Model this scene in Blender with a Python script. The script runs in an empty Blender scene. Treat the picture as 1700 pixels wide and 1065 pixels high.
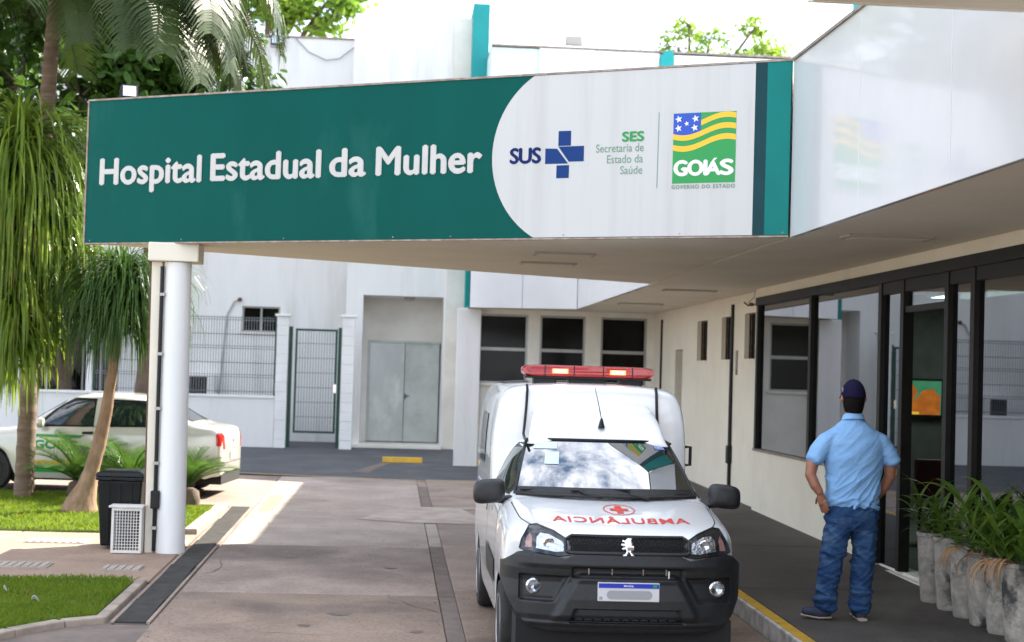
import bpy, bmesh, math, random
from mathutils import Vector, Matrix, noise
from mathutils.bvhtree import BVHTree
from mathutils.geometry import tessellate_polygon
R = math.radians
rnd = random.Random(7)
S = bpy.context.scene
COL = S.collection

# ---------------------------------------------------------------- camera
cam = bpy.data.cameras.new('camera')
camo = bpy.data.objects.new('camera', cam); COL.objects.link(camo)
YAW, PITCH, ROLL = R(4.1806), R(1.9147), 0.029
M = Matrix.Rotation(-YAW, 3, 'Z') @ Matrix.Rotation(PITCH, 3, 'X')
rt = M @ Vector((math.cos(ROLL), 0, math.sin(ROLL)))
up = M @ Vector((-math.sin(ROLL), 0, math.cos(ROLL)))
fw = M @ Vector((0, 1, 0))
mw = Matrix((rt, up, -fw)).transposed().to_4x4()
mw.translation = Vector((0, 0, 1.9))
camo.matrix_world = mw
cam.sensor_width = 36; cam.lens = 2700 / 1700 * 36
cam.clip_end = 2000
cam.dof.use_dof = True; cam.dof.focus_distance = 12.6; cam.dof.aperture_fstop = 2.6
S.camera = camo

# ---------------------------------------------------------------- world, sun, exposure
SUNV = Vector((4.65, 3.45, 4.5)).normalized()      # towards the sun
W = bpy.data.worlds.new('World'); S.world = W; W.use_nodes = True
nt = W.node_tree; nt.nodes.clear()
def N(nt, t, **kw):
    n = nt.nodes.new(t)
    for k, v in kw.items(): setattr(n, k, v)
    return n
sky = N(nt, 'ShaderNodeTexSky', sky_type='NISHITA', sun_disc=False)
sky.sun_elevation = math.asin(SUNV.z); sky.sun_rotation = math.atan2(SUNV.x, SUNV.y)
sky.air_density = 1.0; sky.dust_density = .7; sky.ozone_density = 1.0
tc = N(nt, 'ShaderNodeTexCoord'); mp = N(nt, 'ShaderNodeMapping')
mp.inputs['Scale'].default_value = (1, 1, 1.7)
nz = N(nt, 'ShaderNodeTexNoise'); nz.inputs['Scale'].default_value = 4.2; nz.inputs['Detail'].default_value = 9; nz.inputs['Roughness'].default_value = .62
cr = N(nt, 'ShaderNodeValToRGB'); cr.color_ramp.elements[0].position = .41; cr.color_ramp.elements[1].position = .58
mx = N(nt, 'ShaderNodeMix', data_type='RGBA'); mx.inputs['B'].default_value = (8.6, 8.9, 9.6, 1)
bg = N(nt, 'ShaderNodeBackground'); bg.inputs['Strength'].default_value = .094
wo = N(nt, 'ShaderNodeOutputWorld')
L = nt.links.new
L(tc.outputs['Generated'], mp.inputs['Vector']); L(mp.outputs['Vector'], nz.inputs['Vector'])
L(nz.outputs['Fac'], cr.inputs['Fac']); L(cr.outputs['Color'], mx.inputs['Factor'])
L(sky.outputs['Color'], mx.inputs['A']); L(mx.outputs['Result'], bg.inputs['Color']); L(bg.outputs['Background'], wo.inputs['Surface'])
sl = bpy.data.lights.new('sun', 'SUN'); sl.energy = 5.0; sl.angle = R(.53); sl.color = (1, .93, .80)
so = bpy.data.objects.new('sun', sl); COL.objects.link(so)
so.rotation_euler = (-SUNV).to_track_quat('-Z', 'Y').to_euler(); so.location = (30, 20, 40)
vs = S.view_settings; vs.view_transform = 'Standard'; vs.look = 'None'; vs.gamma = 1; vs.use_curve_mapping = False
vs.exposure = 1.95

# ---------------------------------------------------------------- helpers
SLOPE, YREF = .013, 15.8
def gz(y): return SLOPE * (min(max(y, 2), 42) - YREF)

def sval(v, n): return v.default_value if n else v
MATS = {}
def pm(name, c, c2=None, sc=4, rough=.6, metal=0, bump=0, bsc=40, coat=0, ior=1.5, det=5, stretch=(1,1,1), lo=.35, hi=.65, rot=(0,0,0), bdist=.02, speck=0, emit=0, trans=0, sss=0, c3=None, sc3=1.2, lo3=.5, hi3=.7, sheen=0):
    m = bpy.data.materials.new(name); m.use_nodes = True; t = m.node_tree; b = t.nodes['Principled BSDF']
    l = t.links.new
    b.inputs['Base Color'].default_value = (*c, 1); b.inputs['Roughness'].default_value = rough
    b.inputs['Metallic'].default_value = metal; b.inputs['IOR'].default_value = ior
    b.inputs['Coat Weight'].default_value = coat; b.inputs['Coat Roughness'].default_value = .04
    b.inputs['Sheen Weight'].default_value = sheen
    if trans: b.inputs['Transmission Weight'].default_value = trans
    if emit: b.inputs['Emission Color'].default_value = (*c, 1); b.inputs['Emission Strength'].default_value = emit
    geo = N(t, 'ShaderNodeNewGeometry'); mp = N(t, 'ShaderNodeMapping'); mp.inputs['Scale'].default_value = stretch; mp.inputs['Rotation'].default_value = rot
    l(geo.outputs['Position'], mp.inputs['Vector'])
    out = None
    def nramp(scale, lo, hi, detail):
        n = N(t, 'ShaderNodeTexNoise'); n.inputs['Scale'].default_value = scale; n.inputs['Detail'].default_value = detail
        n.inputs['Roughness'].default_value = .6
        l(mp.outputs['Vector'], n.inputs['Vector'])
        r = N(t, 'ShaderNodeMapRange'); r.inputs['From Min'].default_value = lo; r.inputs['From Max'].default_value = hi
        l(n.outputs['Fac'], r.inputs['Value']); return r.outputs['Result']
    if c2:
        x = N(t, 'ShaderNodeMix', data_type='RGBA'); x.inputs['A'].default_value = (*c, 1); x.inputs['B'].default_value = (*c2, 1)
        l(nramp(sc, lo, hi, det), x.inputs['Factor']); out = x.outputs['Result']
        if c3:
            y = N(t, 'ShaderNodeMix', data_type='RGBA'); y.inputs['B'].default_value = (*c3, 1)
            l(out, y.inputs['A']); l(nramp(sc3, lo3, hi3, 6), y.inputs['Factor']); out = y.outputs['Result']
        if speck:
            z_ = N(t, 'ShaderNodeMix', data_type='RGBA', blend_type='MULTIPLY'); z_.inputs['Factor'].default_value = speck
            q_ = N(t, 'ShaderNodeValToRGB'); q_.color_ramp.elements[0].position = .36; q_.color_ramp.elements[1].position = .58
            q_.color_ramp.elements[0].color = (.35, .33, .32, 1); q_.color_ramp.elements[1].color = (1.12, 1.1, 1.08, 1)
            n_ = N(t, 'ShaderNodeTexNoise'); n_.inputs['Scale'].default_value = 34; n_.inputs['Detail'].default_value = 8; n_.inputs['Roughness'].default_value = .75
            l(mp.outputs['Vector'], n_.inputs['Vector']); l(n_.outputs['Fac'], q_.inputs['Fac']); l(out, z_.inputs['A']); l(q_.outputs['Color'], z_.inputs['B']); out = z_.outputs['Result']
        l(out, b.inputs['Base Color'])
        if emit: l(out, b.inputs['Emission Color'])
    if bump:
        n = N(t, 'ShaderNodeTexNoise'); n.inputs['Scale'].default_value = bsc; n.inputs['Detail'].default_value = 4
        l(mp.outputs['Vector'], n.inputs['Vector'])
        bp = N(t, 'ShaderNodeBump'); bp.inputs['Strength'].default_value = bump; bp.inputs['Distance'].default_value = bdist
        l(n.outputs['Fac'], bp.inputs['Height']); l(bp.outputs['Normal'], b.inputs['Normal'])
    MATS[name] = m; return m

def leafmat(name, c, c2, sc=3, rough=.45, tr=.35):
    """thin leaf: diffuse + gloss in front, light passing through"""
    m = pm(name, c, c2, sc=sc, rough=rough, ior=1.33, lo=.3, hi=.7); t = m.node_tree; l = t.links.new
    b = t.nodes['Principled BSDF']; o = t.nodes['Material Output']
    tn = N(t, 'ShaderNodeBsdfTranslucent'); ms = N(t, 'ShaderNodeMixShader'); ms.inputs['Fac'].default_value = tr
    src = b.inputs['Base Color'].links[0].from_socket
    hs = N(t, 'ShaderNodeHueSaturation'); hs.inputs['Value'].default_value = 1.6; hs.inputs['Hue'].default_value = .485
    l(src, hs.inputs['Color']); l(hs.outputs['Color'], tn.inputs['Color'])
    l(b.outputs['BSDF'], ms.inputs[1]); l(tn.outputs['BSDF'], ms.inputs[2]); l(ms.outputs['Shader'], o.inputs['Surface'])
    return m

def glassmat(name, tint, lo=.07, hi=.75, power=2.6, rough=.01):
    m = bpy.data.materials.new(name); m.use_nodes = True; t = m.node_tree; t.nodes.clear(); l = t.links.new
    o = N(t, 'ShaderNodeOutputMaterial'); g = N(t, 'ShaderNodeBsdfGlossy'); g.inputs['Roughness'].default_value = rough
    g.inputs['Color'].default_value = (.95, .97, 1, 1)
    tr = N(t, 'ShaderNodeBsdfTransparent'); tr.inputs['Color'].default_value = (*tint, 1)
    lw = N(t, 'ShaderNodeLayerWeight'); lw.inputs['Blend'].default_value = .5
    p = N(t, 'ShaderNodeMath', operation='POWER'); p.inputs[1].default_value = power
    mr = N(t, 'ShaderNodeMapRange'); mr.inputs['To Min'].default_value = lo; mr.inputs['To Max'].default_value = hi
    ms = N(t, 'ShaderNodeMixShader')
    l(lw.outputs['Facing'], p.inputs[0]); l(p.outputs[0], mr.inputs['Value']); l(mr.outputs['Result'], ms.inputs['Fac'])
    l(tr.outputs['BSDF'], ms.inputs[1]); l(g.outputs['BSDF'], ms.inputs[2]); l(ms.outputs['Shader'], o.inputs['Surface'])
    MATS[name] = m; return m

ORG = {}
def tag(o, label, cat, group=None):
    o['label'] = label; o['category'] = cat
    if group: o['group'] = group
    return o
def thing(name, label, cat, loc=(0, 0, 0), rz=0, group=None, local=False, rx=0):
    o = bpy.data.objects.new(name, None); COL.objects.link(o); o.location = loc; o.rotation_euler = (rx, 0, rz)
    o.empty_display_size = .1
    ORG[o] = Vector((0, 0, 0)) if local else Vector(loc)
    return tag(o, label, cat, group)

class MB:
    def __init__(s): s.v = []; s.f = []
    def add(s, vs, fs):
        k = len(s.v); s.v += [tuple(p) for p in vs]; s.f += [tuple(i + k for i in f) for f in fs]; return s
    def box(s, x0, x1, y0, y1, z0, z1):
        return s.add([(x0,y0,z0),(x1,y0,z0),(x1,y1,z0),(x0,y1,z0),(x0,y0,z1),(x1,y0,z1),(x1,y1,z1),(x0,y1,z1)],
                     [(0,3,2,1),(4,5,6,7),(0,1,5,4),(1,2,6,5),(2,3,7,6),(3,0,4,7)])
    def prism(s, poly, vec):
        n = len(poly); a = [Vector(p) for p in poly]; b = [p + Vector(vec) for p in a]
        return s.add(a + b, [tuple(range(n - 1, -1, -1)), tuple(range(n, 2 * n))] + [(i, (i + 1) % n, n + (i + 1) % n, n + i) for i in range(n)])
    def loft(s, rings, closed=True, cap=True):
        n = len(rings[0]); k = len(s.v)
        for r in rings: s.v += [tuple(p) for p in r]
        m = n if closed else n - 1
        for i in range(len(rings) - 1):
            for j in range(m):
                a = k + i * n + j; b = k + i * n + (j + 1) % n
                s.f.append((a, b, b + n, a + n))
        if cap and closed:
            s.f.append(tuple(k + j for j in range(n - 1, -1, -1))); e = k + (len(rings) - 1) * n
            s.f.append(tuple(e + j for j in range(n)))
        return s
    def tube(s, path, r, n=8, cap=True):
        P = [Vector(p) for p in path]; rs = r if isinstance(r, (list, tuple)) else [r] * len(P)
        rings = []; prev = None
        for i, p in enumerate(P):
            d = (P[min(i + 1, len(P) - 1)] - P[max(i - 1, 0)]).normalized()
            ref = prev if prev and abs(prev.dot(d)) < .95 else (Vector((0, 0, 1)) if abs(d.z) < .9 else Vector((1, 0, 0)))
            a = (ref - d * ref.dot(d)).normalized(); b = d.cross(a); prev = a
            rr = rs[i] if isinstance(rs[i], tuple) else (rs[i], rs[i])
            rings.append([p + a * math.cos(t) * rr[0] + b * math.sin(t) * rr[1] for t in (2 * math.pi * j / n for j in range(n))])
        return s.loft(rings, cap=cap)
    def lathe(s, prof, c=(0, 0, 0), n=24, axis='z'):
        rings = []
        for r, h in prof:
            ring = []
            for j in range(n):
                t = 2 * math.pi * j / n; x, y = r * math.cos(t), r * math.sin(t)
                ring.append((c[0] + x, c[1] + y, c[2] + h) if axis == 'z' else ((c[0] + h, c[1] + x, c[2] + y) if axis == 'x' else (c[0] + y, c[1] + h, c[2] + x)))
            rings.append(ring)
        return s.loft(rings)
    def grid(s, fn, nu, nv):
        k = len(s.v)
        for i in range(nu + 1):
            for j in range(nv + 1): s.v.append(tuple(fn(i / nu, j / nv)))
        for i in range(nu):
            for j in range(nv):
                a = k + i * (nv + 1) + j; s.f.append((a, a + nv + 1, a + nv + 2, a + 1))
        return s
    def build(s, name, mat, parent=None, smooth=0, bevel=0, seg=2, ground=False, sub=0, kind=None, label=None, solid=0):
        me = bpy.data.meshes.new(name)
        org = ORG.get(parent, Vector((0, 0, 0))) if parent else Vector((0, 0, 0))
        v = s.v
        if ground: v = [(a, b, c + gz(b)) for a, b, c in v]
        if parent is None:       # a thing in one mesh: origin at its base
            xs = [p[0] for p in v]; ys = [p[1] for p in v]; zs = [p[2] for p in v]
            org = Vector(((min(xs) + max(xs)) / 2, (min(ys) + max(ys)) / 2, min(zs)))
        me.from_pydata([(a - org.x, b - org.y, c - org.z) for a, b, c in v], [], s.f)
        me.materials.append(MATS[mat] if isinstance(mat, str) else mat)
        bm = bmesh.new(); bm.from_mesh(me); bmesh.ops.recalc_face_normals(bm, faces=bm.faces)
        for f in bm.faces: f.smooth = bool(smooth)
        bm.to_mesh(me); bm.free()
        if smooth and smooth < 180: me.set_sharp_from_angle(angle=R(smooth))
        o = bpy.data.objects.new(name, me); COL.objects.link(o)
        if parent: o.parent = parent; ORG[o] = ORG[parent]
        else: o.location = org; ORG[o] = org
        if solid:
            md = o.modifiers.new('solid', 'SOLIDIFY'); md.thickness = solid; md.offset = 0
        if bevel:
            md = o.modifiers.new('bevel', 'BEVEL'); md.width = bevel; md.segments = seg; md.limit_method = 'ANGLE'; md.angle_limit = R(40)
        if sub:
            md = o.modifiers.new('sub', 'SUBSURF'); md.levels = sub; md.render_levels = sub
        if kind: o['kind'] = kind
        if label: o['label'] = label
        return o

def bake(o):
    dg = bpy.context.evaluated_depsgraph_get()
    me = bpy.data.meshes.new_from_object(o.evaluated_get(dg)); o.modifiers.clear(); o.data = me; return o
def bvh_of(o):
    me = o.data
    return BVHTree.FromPolygons([v.co.copy() for v in me.vertices], [tuple(p.vertices) for p in me.polygons])

def flat_poly(polys, step=None):
    """2-D polygons (outer, holes...) -> (verts, tris); optional cutting into cells of size step"""
    bm = bmesh.new()
    for poly in polys:
        vs = [bm.verts.new((p[0], p[1], 0)) for p in poly]
        bm.faces.new(vs)
    if step:
        xs = [v.co.x for v in bm.verts]; ys = [v.co.y for v in bm.verts]
        for ax, lo, hi in ((0, min(xs), max(xs)), (1, min(ys), max(ys))):
            k = lo + step
            while k < hi:
                co = Vector((0, 0, 0)); co[ax] = k; no = Vector((0, 0, 0)); no[ax] = 1
                bmesh.ops.bisect_plane(bm, geom=bm.verts[:] + bm.edges[:] + bm.faces[:], plane_co=co, plane_no=no, dist=1e-5)
                k += step
    bmesh.ops.triangulate(bm, faces=bm.faces[:])
    bm.verts.index_update()
    v = [(p.co.x, p.co.y) for p in bm.verts]; f = [tuple(q.index for q in p.verts) for p in bm.faces]
    bm.free(); return v, f

_tc = {}
def text2d(s, bold=0.0, spacing=1.0):
    key = (s, bold, spacing)
    if key in _tc: return _tc[key]
    c = bpy.data.curves.new('t', 'FONT'); c.body = s; c.size = 1; c.offset = bold; c.space_character = spacing; c.resolution_u = 4
    o = bpy.data.objects.new('t', c); COL.objects.link(o)
    dg = bpy.context.evaluated_depsgraph_get(); dg.update()
    me = bpy.data.meshes.new_from_object(o.evaluated_get(dg))
    v = [(p.co.x, p.co.y) for p in me.vertices]; f = [tuple(p.vertices) for p in me.polygons]
    bpy.data.objects.remove(o); bpy.data.curves.remove(c); bpy.data.meshes.remove(me)
    _tc[key] = (v, f); return v, f
def fit_text(s, u0, u1, v0, cap, bold=0.0, spacing=1.0, ref='H'):
    """text fitted to u0..u1, baseline v0, capital height cap"""
    v, f = text2d(s, bold, spacing); hv, _ = text2d(ref, bold)
    x0 = min(p[0] for p in v); x1 = max(p[0] for p in v); b0 = min(p[1] for p in hv); b1 = max(p[1] for p in hv)
    return [(u0 + (p[0] - x0) / (x1 - x0) * (u1 - u0), v0 + (p[1] - b0) / (b1 - b0) * cap) for p in v], f

def copy_tree(o, parent=None):
    c = o.copy(); COL.objects.link(c); ORG[c] = ORG[o]
    if parent: c.parent = parent
    for ch in list(o.children): copy_tree(ch, c)
    return c
def structure(o): o['kind'] = 'structure'; return o

# ---------------------------------------------------------------- materials
pm('white_paint', (.80,.795,.79), (.75,.745,.735), sc=1.3, rough=.75, bump=.06, bsc=30, c3=(.58,.56,.525), sc3=1.0, lo3=.53, hi3=.85, stretch=(2.2,2.2,.28))
pm('white_block', (.86,.86,.86), (.78,.78,.78), sc=2, rough=.8, bump=.25, bsc=45)
pm('cream_paint', (.80,.74,.63), (.73,.67,.56), sc=1.1, rough=.8, bump=.05, bsc=25, c3=(.52,.47,.40), sc3=.6, lo3=.6, hi3=.9)
pm('warm_white', (.82,.79,.73), (.70,.67,.61), sc=1.5, rough=.8, bump=.06, bsc=25)
pm('cyan_paint', (.60,.76,.78), (.66,.78,.80), sc=1, rough=.8)
pm('soffit_paint', (.82,.745,.63), (.75,.68,.57), sc=.9, rough=.85)
pm('white_panel', (.66,.66,.685), (.62,.62,.645), sc=1.2, rough=.16, coat=.35)
pm('teal', (.0,.185,.17), (.0,.165,.152), sc=1.5, rough=.4, ior=1.25)
pm('teal_wall', (.0,.30,.31), (.0,.26,.27), sc=2, rough=.6)
pm('sign_green', (.0,.072,.060), (.0,.084,.070), sc=.9, rough=.26, ior=1.16, stretch=(1,1,.4), c3=(.02,.125,.11), sc3=1.6, lo3=.56, hi3=.9)
pm('sign_white', (.52,.52,.515), (.475,.47,.46), sc=3, rough=.3, stretch=(2.5,2.5,.15), lo=.45, hi=.7)
pm('sign_dark', (.002,.045,.058), (.002,.04,.05), rough=.35, ior=1.25)
pm('letter_white', (.56,.545,.53), (.52,.505,.49), sc=6, rough=.5)
pm('blue_print', (.012,.045,.18), rough=.5, ior=1.2); pm('sus_navy', (.008,.022,.12), rough=.5, ior=1.2)
pm('green_print', (.0,.28,.05), rough=.4); pm('grey_print', (.13,.26,.17), rough=.4); pm('yellow_print', (.85,.48,.01), rough=.4)
pm('flag_blue', (.0,.06,.45), rough=.4); pm('white_print', (.8,.8,.8), rough=.4)
pm('alu_trim', (.35,.30,.27), (.22,.15,.11), sc=14, rough=.5, metal=.4)
pm('rust', (.16,.085,.055), (.10,.05,.035), sc=20, rough=.8)
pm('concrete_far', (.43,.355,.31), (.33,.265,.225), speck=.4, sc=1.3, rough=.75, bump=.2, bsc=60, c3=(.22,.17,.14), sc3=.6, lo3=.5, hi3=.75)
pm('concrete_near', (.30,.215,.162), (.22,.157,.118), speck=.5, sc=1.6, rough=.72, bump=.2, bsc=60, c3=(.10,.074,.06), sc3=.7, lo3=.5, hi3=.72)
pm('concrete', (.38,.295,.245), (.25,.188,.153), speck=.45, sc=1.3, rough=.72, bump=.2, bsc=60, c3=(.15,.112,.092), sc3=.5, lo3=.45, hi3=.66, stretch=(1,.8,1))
pm('concrete2', (.345,.265,.215), (.25,.19,.155), speck=.45, sc=1.5, rough=.7, bump=.2, bsc=60, c3=(.17,.12,.10), sc3=.7, lo3=.5, hi3=.75)
pm('concrete_pale', (.42,.36,.31), (.32,.27,.23), sc=2, rough=.8, bump=.2, bsc=60)
pm('trench', (.19,.145,.12), (.125,.098,.083), sc=5, rough=.85, bump=.3, bsc=50)
pm('asphalt', speck=.4, c=(.055,.058,.068), c2=(.085,.088,.098), sc=1.6, rough=.8, bump=.3, bsc=90, c3=(.12,.11,.11), sc3=.8, lo3=.55, hi3=.8)
pm('dark_walk', speck=.45, c=(.064,.056,.050), c2=(.10,.086,.075), sc=1.4, rough=.7, bump=.15, bsc=80, c3=(.035,.032,.03), sc3=.6, lo3=.5, hi3=.75)
pm('path', speck=.4, c=(.36,.25,.18), c2=(.27,.185,.135), sc=1.8, rough=.8, bump=.2, bsc=60, c3=(.20,.14,.11), sc3=.8, lo3=.5, hi3=.8)
pm('soil', (.16,.10,.06), (.10,.065,.04), sc=2, rough=.95)
pm('kerb_white', (.62,.60,.57), (.30,.28,.26), sc=5, rough=.85, bump=.3, bsc=40, lo=.45, hi=.7)
pm('kerb_stone', (.38,.31,.25), (.25,.20,.16), sc=4, rough=.85, bump=.3, bsc=40)
pm('yellow_paint', (.62,.36,.02), (.40,.26,.06), sc=7, rough=.7, lo=.45, hi=.75)
pm('faded_yellow', (.44,.31,.12), (.28,.2,.14), sc=6, rough=.8)
pm('pale_paint', (.44,.37,.32), (.33,.265,.225), sc=3.5, rough=.8)
pm('rubber_plate', (.030,.028,.026), (.055,.050,.045), sc=6, rough=.8, ior=1.3, bump=.2, bsc=60)
pm('black_plastic', (.012,.012,.013), (.018,.018,.019), sc=8, rough=.42, ior=1.35)
pm('bumper_plastic', (.010,.011,.013), (.016,.017,.019), sc=30, rough=.42, ior=1.45, c3=(.034,.031,.028), sc3=3.5, lo3=.55, hi3=.85, bump=.08, bsc=400)
pm('black_metal', (.010,.009,.008), (.016,.014,.012), sc=6, rough=.45, ior=1.3)
pm('dark_frame', (.009,.008,.007), (.014,.012,.010), sc=5, rough=.4, ior=1.25)
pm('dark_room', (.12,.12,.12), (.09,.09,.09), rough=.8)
pm('dark_win', (.006,.006,.006), rough=.08, ior=1.25)
pm('grey_alu', (.42,.42,.41), (.36,.36,.35), rough=.4, metal=.5)
pm('green_metal', (.003,.045,.028), (.004,.06,.04), sc=4, rough=.4)
pm('wire_grey', (.26,.275,.29), rough=.5, metal=.3)
pm('galv', (.50,.53,.535), (.40,.43,.435), sc=1.6, rough=.38, metal=.6, stretch=(1,1,.5), c3=(.60,.63,.62), sc3=2.5, lo3=.5, hi3=.7)
pm('galv2', (.55,.58,.56), (.44,.47,.45), sc=2.2, rough=.5, metal=.3, c3=(.36,.38,.36), sc3=3, lo3=.55, hi3=.8)
pm('car_white', (.80,.81,.82), rough=.22, coat=1.0)
pm('car_silver', (.60,.58,.51), (.56,.54,.48), rough=.25, coat=.9, metal=.15)
pm('windscreen', (.010,.014,.014), rough=.012, ior=3.8)
pm('car_glass', (.012,.022,.024), rough=.03, ior=1.9)
pm('tyre', (.014,.014,.014), (.03,.028,.026), sc=14, rough=.85, bump=.2, bsc=60)
pm('rim', (.45,.45,.46), (.35,.35,.36), sc=8, rough=.35, metal=.7)
pm('chrome', (.72,.72,.74), rough=.12, metal=1)
pm('reflector', (.80,.82,.86), (.5,.52,.56), sc=38, rough=.12, metal=1, bump=.5, bsc=55)
pm('red_print', (.62,.035,.02), rough=.4); pm('plate_white', (.62,.62,.64), rough=.4); pm('plate_blue', (.006,.03,.42), rough=.4)
pm('plate_grey', (.33,.33,.35), rough=.5)
pm('red_lens', (.42,.008,.008), (.30,.004,.004), sc=20, rough=.15, coat=.6)
pm('red_glow', (1,.16,.05), emit=1.2, rough=.4); pm('led', (1,.50,.20), emit=7, rough=.4)
pm('tail_red', (.55,.02,.012), rough=.12, coat=.5); pm('amber', (.40,.20,.17), rough=.15)
pm('sticker_white', (.6,.68,.70), (.45,.6,.62), sc=40, rough=.3); pm('sticker_blue', (.03,.10,.55), (.5,.55,.7), sc=60, rough=.3)
pm('skin', (.36,.155,.092), (.30,.12,.07), sc=14, rough=.5, bump=.05, bsc=120)
pm('shirt', (.25,.455,.74), (.225,.425,.71), sc=7, rough=.9, bump=.3, bsc=9, bdist=.03, stretch=(1,.6,2.6), rot=(0,.75,0), ior=1.3)
pm('jeans', (.016,.045,.125), (.032,.078,.18), sc=9, rough=.9, bump=.35, bsc=11, bdist=.03, stretch=(.8,.8,1.9), rot=(0,.5,0), ior=1.3, c3=(.085,.155,.27), sc3=5, lo3=.52, hi3=.75)
pm('cap', (.014,.012,.040), (.010,.008,.03), rough=.9, ior=1.2); pm('hair', (.006,.005,.004), (.012,.009,.008), sc=60, rough=.8, ior=1.15)
pm('shoe', (.022,.03,.065), (.03,.04,.08), sc=20, rough=.7); pm('sole', (.45,.36,.28), rough=.8)
pm('bark_palm', (.19,.135,.10), (.12,.085,.06), sc=3, rough=.9, bump=.5, bsc=18, stretch=(1,1,4), c3=(.26,.18,.13), sc3=4, lo3=.5, hi3=.7)
pm('bark_pony', (.33,.215,.135), (.22,.135,.08), sc=5, rough=.9, bump=.6, bsc=14, stretch=(1.6,1.6,.6), c3=(.17,.10,.06), sc3=6, lo3=.5, hi3=.7)
pm('bark', (.14,.10,.07), (.09,.065,.045), sc=8, rough=.9, bump=.5, bsc=20)
pm('dry_fibre', (.30,.14,.06), (.20,.09,.04), sc=8, rough=.9)
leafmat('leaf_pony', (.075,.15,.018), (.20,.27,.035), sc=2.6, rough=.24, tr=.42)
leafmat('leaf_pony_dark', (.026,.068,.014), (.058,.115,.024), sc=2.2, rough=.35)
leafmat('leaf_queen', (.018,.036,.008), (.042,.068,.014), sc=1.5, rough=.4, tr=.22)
leafmat('leaf_tree', (.028,.075,.012), (.065,.14,.022), sc=1.5, rough=.35)
leafmat('leaf_far', (.09,.20,.025), (.19,.30,.045), sc=.8, rough=.5, tr=.45)
leafmat('leaf_cycad', (.030,.085,.014), (.07,.15,.022), sc=5, rough=.30)
leafmat('leaf_pot', (.055,.125,.016), (.15,.24,.04), sc=6, rough=.35)
leafmat('leaf_dry', (.30,.15,.07), (.40,.24,.12), sc=8, rough=.8, tr=.2)
leafmat('grass_blade', (.095,.165,.012), (.16,.225,.018), sc=2.2, rough=.6, tr=.4)
pm('lawn_earth', (.065,.10,.015), (.09,.13,.02), sc=6, rough=.95, bump=.6, bsc=40)
pm('pot_concrete', (.46,.42,.365), (.30,.275,.24), sc=9, rough=.9, bump=.4, bsc=40, c3=(.06,.058,.054), sc3=3.4, lo3=.54, hi3=.64, lo=.4, hi=.62, speck=.25)
pm('pot_stain', (.40,.17,.05), (.30,.18,.10), sc=9, rough=.9)
pm('lamp_white', (.75,.75,.72), rough=.4); pm('lamp_lit', (.75,1,.82), emit=2.2)
pm('lamp_panel', (.38,.35,.31), rough=.4)
pm('crate_white', (.72,.70,.66), (.62,.60,.56), sc=6, rough=.6)
pm('bin_black', (.006,.007,.008), (.010,.011,.012), sc=3, rough=.4, ior=1.35)
glassmat('pane', (.20,.21,.22)); glassmat('pane_clear', (.75,.78,.78), lo=.05, hi=.6)
glassmat('lens_clear', (.88,.9,.92), lo=.06, hi=.7)
pm('void', (.01,.01,.01), rough=.9)
# ---------------------------------------------------------------- ground, driveway, lawns
YS = [-60, 2] + list(range(4, 43, 2)) + [60, 200, 600]
m = MB()
for y in YS:
    for x in (-400, -20, 20, 400): m.v.append((x, y, gz(y) - .05))
for i in range(len(YS) - 1):
    for j in range(3): a = i * 4 + j; m.f.append((a, a + 1, a + 5, a + 4))
structure(m.build('ground', 'concrete2'))

def sheet(x0, x1, y0, y1, z, t=.045):
    return MB().box(x0, x1, y0, y1, z - t, z)
drive = structure(sheet(-3.4, 2.9, 3, 27.6, -.018, .03).build('driveway', 'trench', ground=True))
yj = [3, 7.5, 10.6, 14.12, 17.55, 20.35, 23.4, 26.9]
for i in range(len(yj) - 1):
    for k, (x0, x1) in enumerate(((-1.74, .46), (.61, 2.915))):
        o = 0 if k == 0 else .35
        y1 = yj[i + 1] - .012
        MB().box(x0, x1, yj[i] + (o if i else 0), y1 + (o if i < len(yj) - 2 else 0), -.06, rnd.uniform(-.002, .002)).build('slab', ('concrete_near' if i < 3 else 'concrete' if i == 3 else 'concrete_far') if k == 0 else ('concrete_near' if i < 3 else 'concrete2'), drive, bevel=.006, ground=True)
for y0, y1, mt in ((7, 11.9, 'trench'), (11.92, 14.1, 'trench'), (14.13, 17.7, 'trench'), (17.73, 20.6, 'concrete_pale'), (20.63, 22.2, 'concrete_pale'), (22.23, 25.4, 'trench'), (25.43, 26.9, 'concrete2')):
    MB().box(.468, .602, y0, y1, -.05, -.004).build('trench_strip', mt, drive, ground=True)
# spread of concrete left of the drain at the rear (where the sedan is parked)
for x0, x1, y0, y1 in ((-9.5, -5.62, 22.95, 26.9), (-5.6, -3.72, 22.95, 26.9), (-3.70, -1.76, 21.62, 26.9)):
    MB().box(x0, x1, y0, y1, -.06, -.002).build('slab', 'concrete2', drive, bevel=.006, ground=True)
MB().box(-1.762, -1.742, 3, 26.9, -.06, -.012).build('edge_strip', 'trench', drive, ground=True)
pat = structure(MB().add([(-.35,20.35,.004),(.30,20.05,.004),(1.9,20.05,.004),(2.6,20.3,.004),(2.6,20.62,.004),(1.2,20.7,.004),(1.0,21.9,.004),(2.6,22.05,.004),(2.6,22.3,.004),(.25,22.1,.004),(-.1,21.2,.004)], [tuple(range(11))]).build('paint_patch', 'pale_paint', ground=True))
structure(MB().box(-1.66, -1.46, 21.2, 23.4, 0, .003).build('paint_mark', 'faded_yellow', ground=True))
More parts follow.
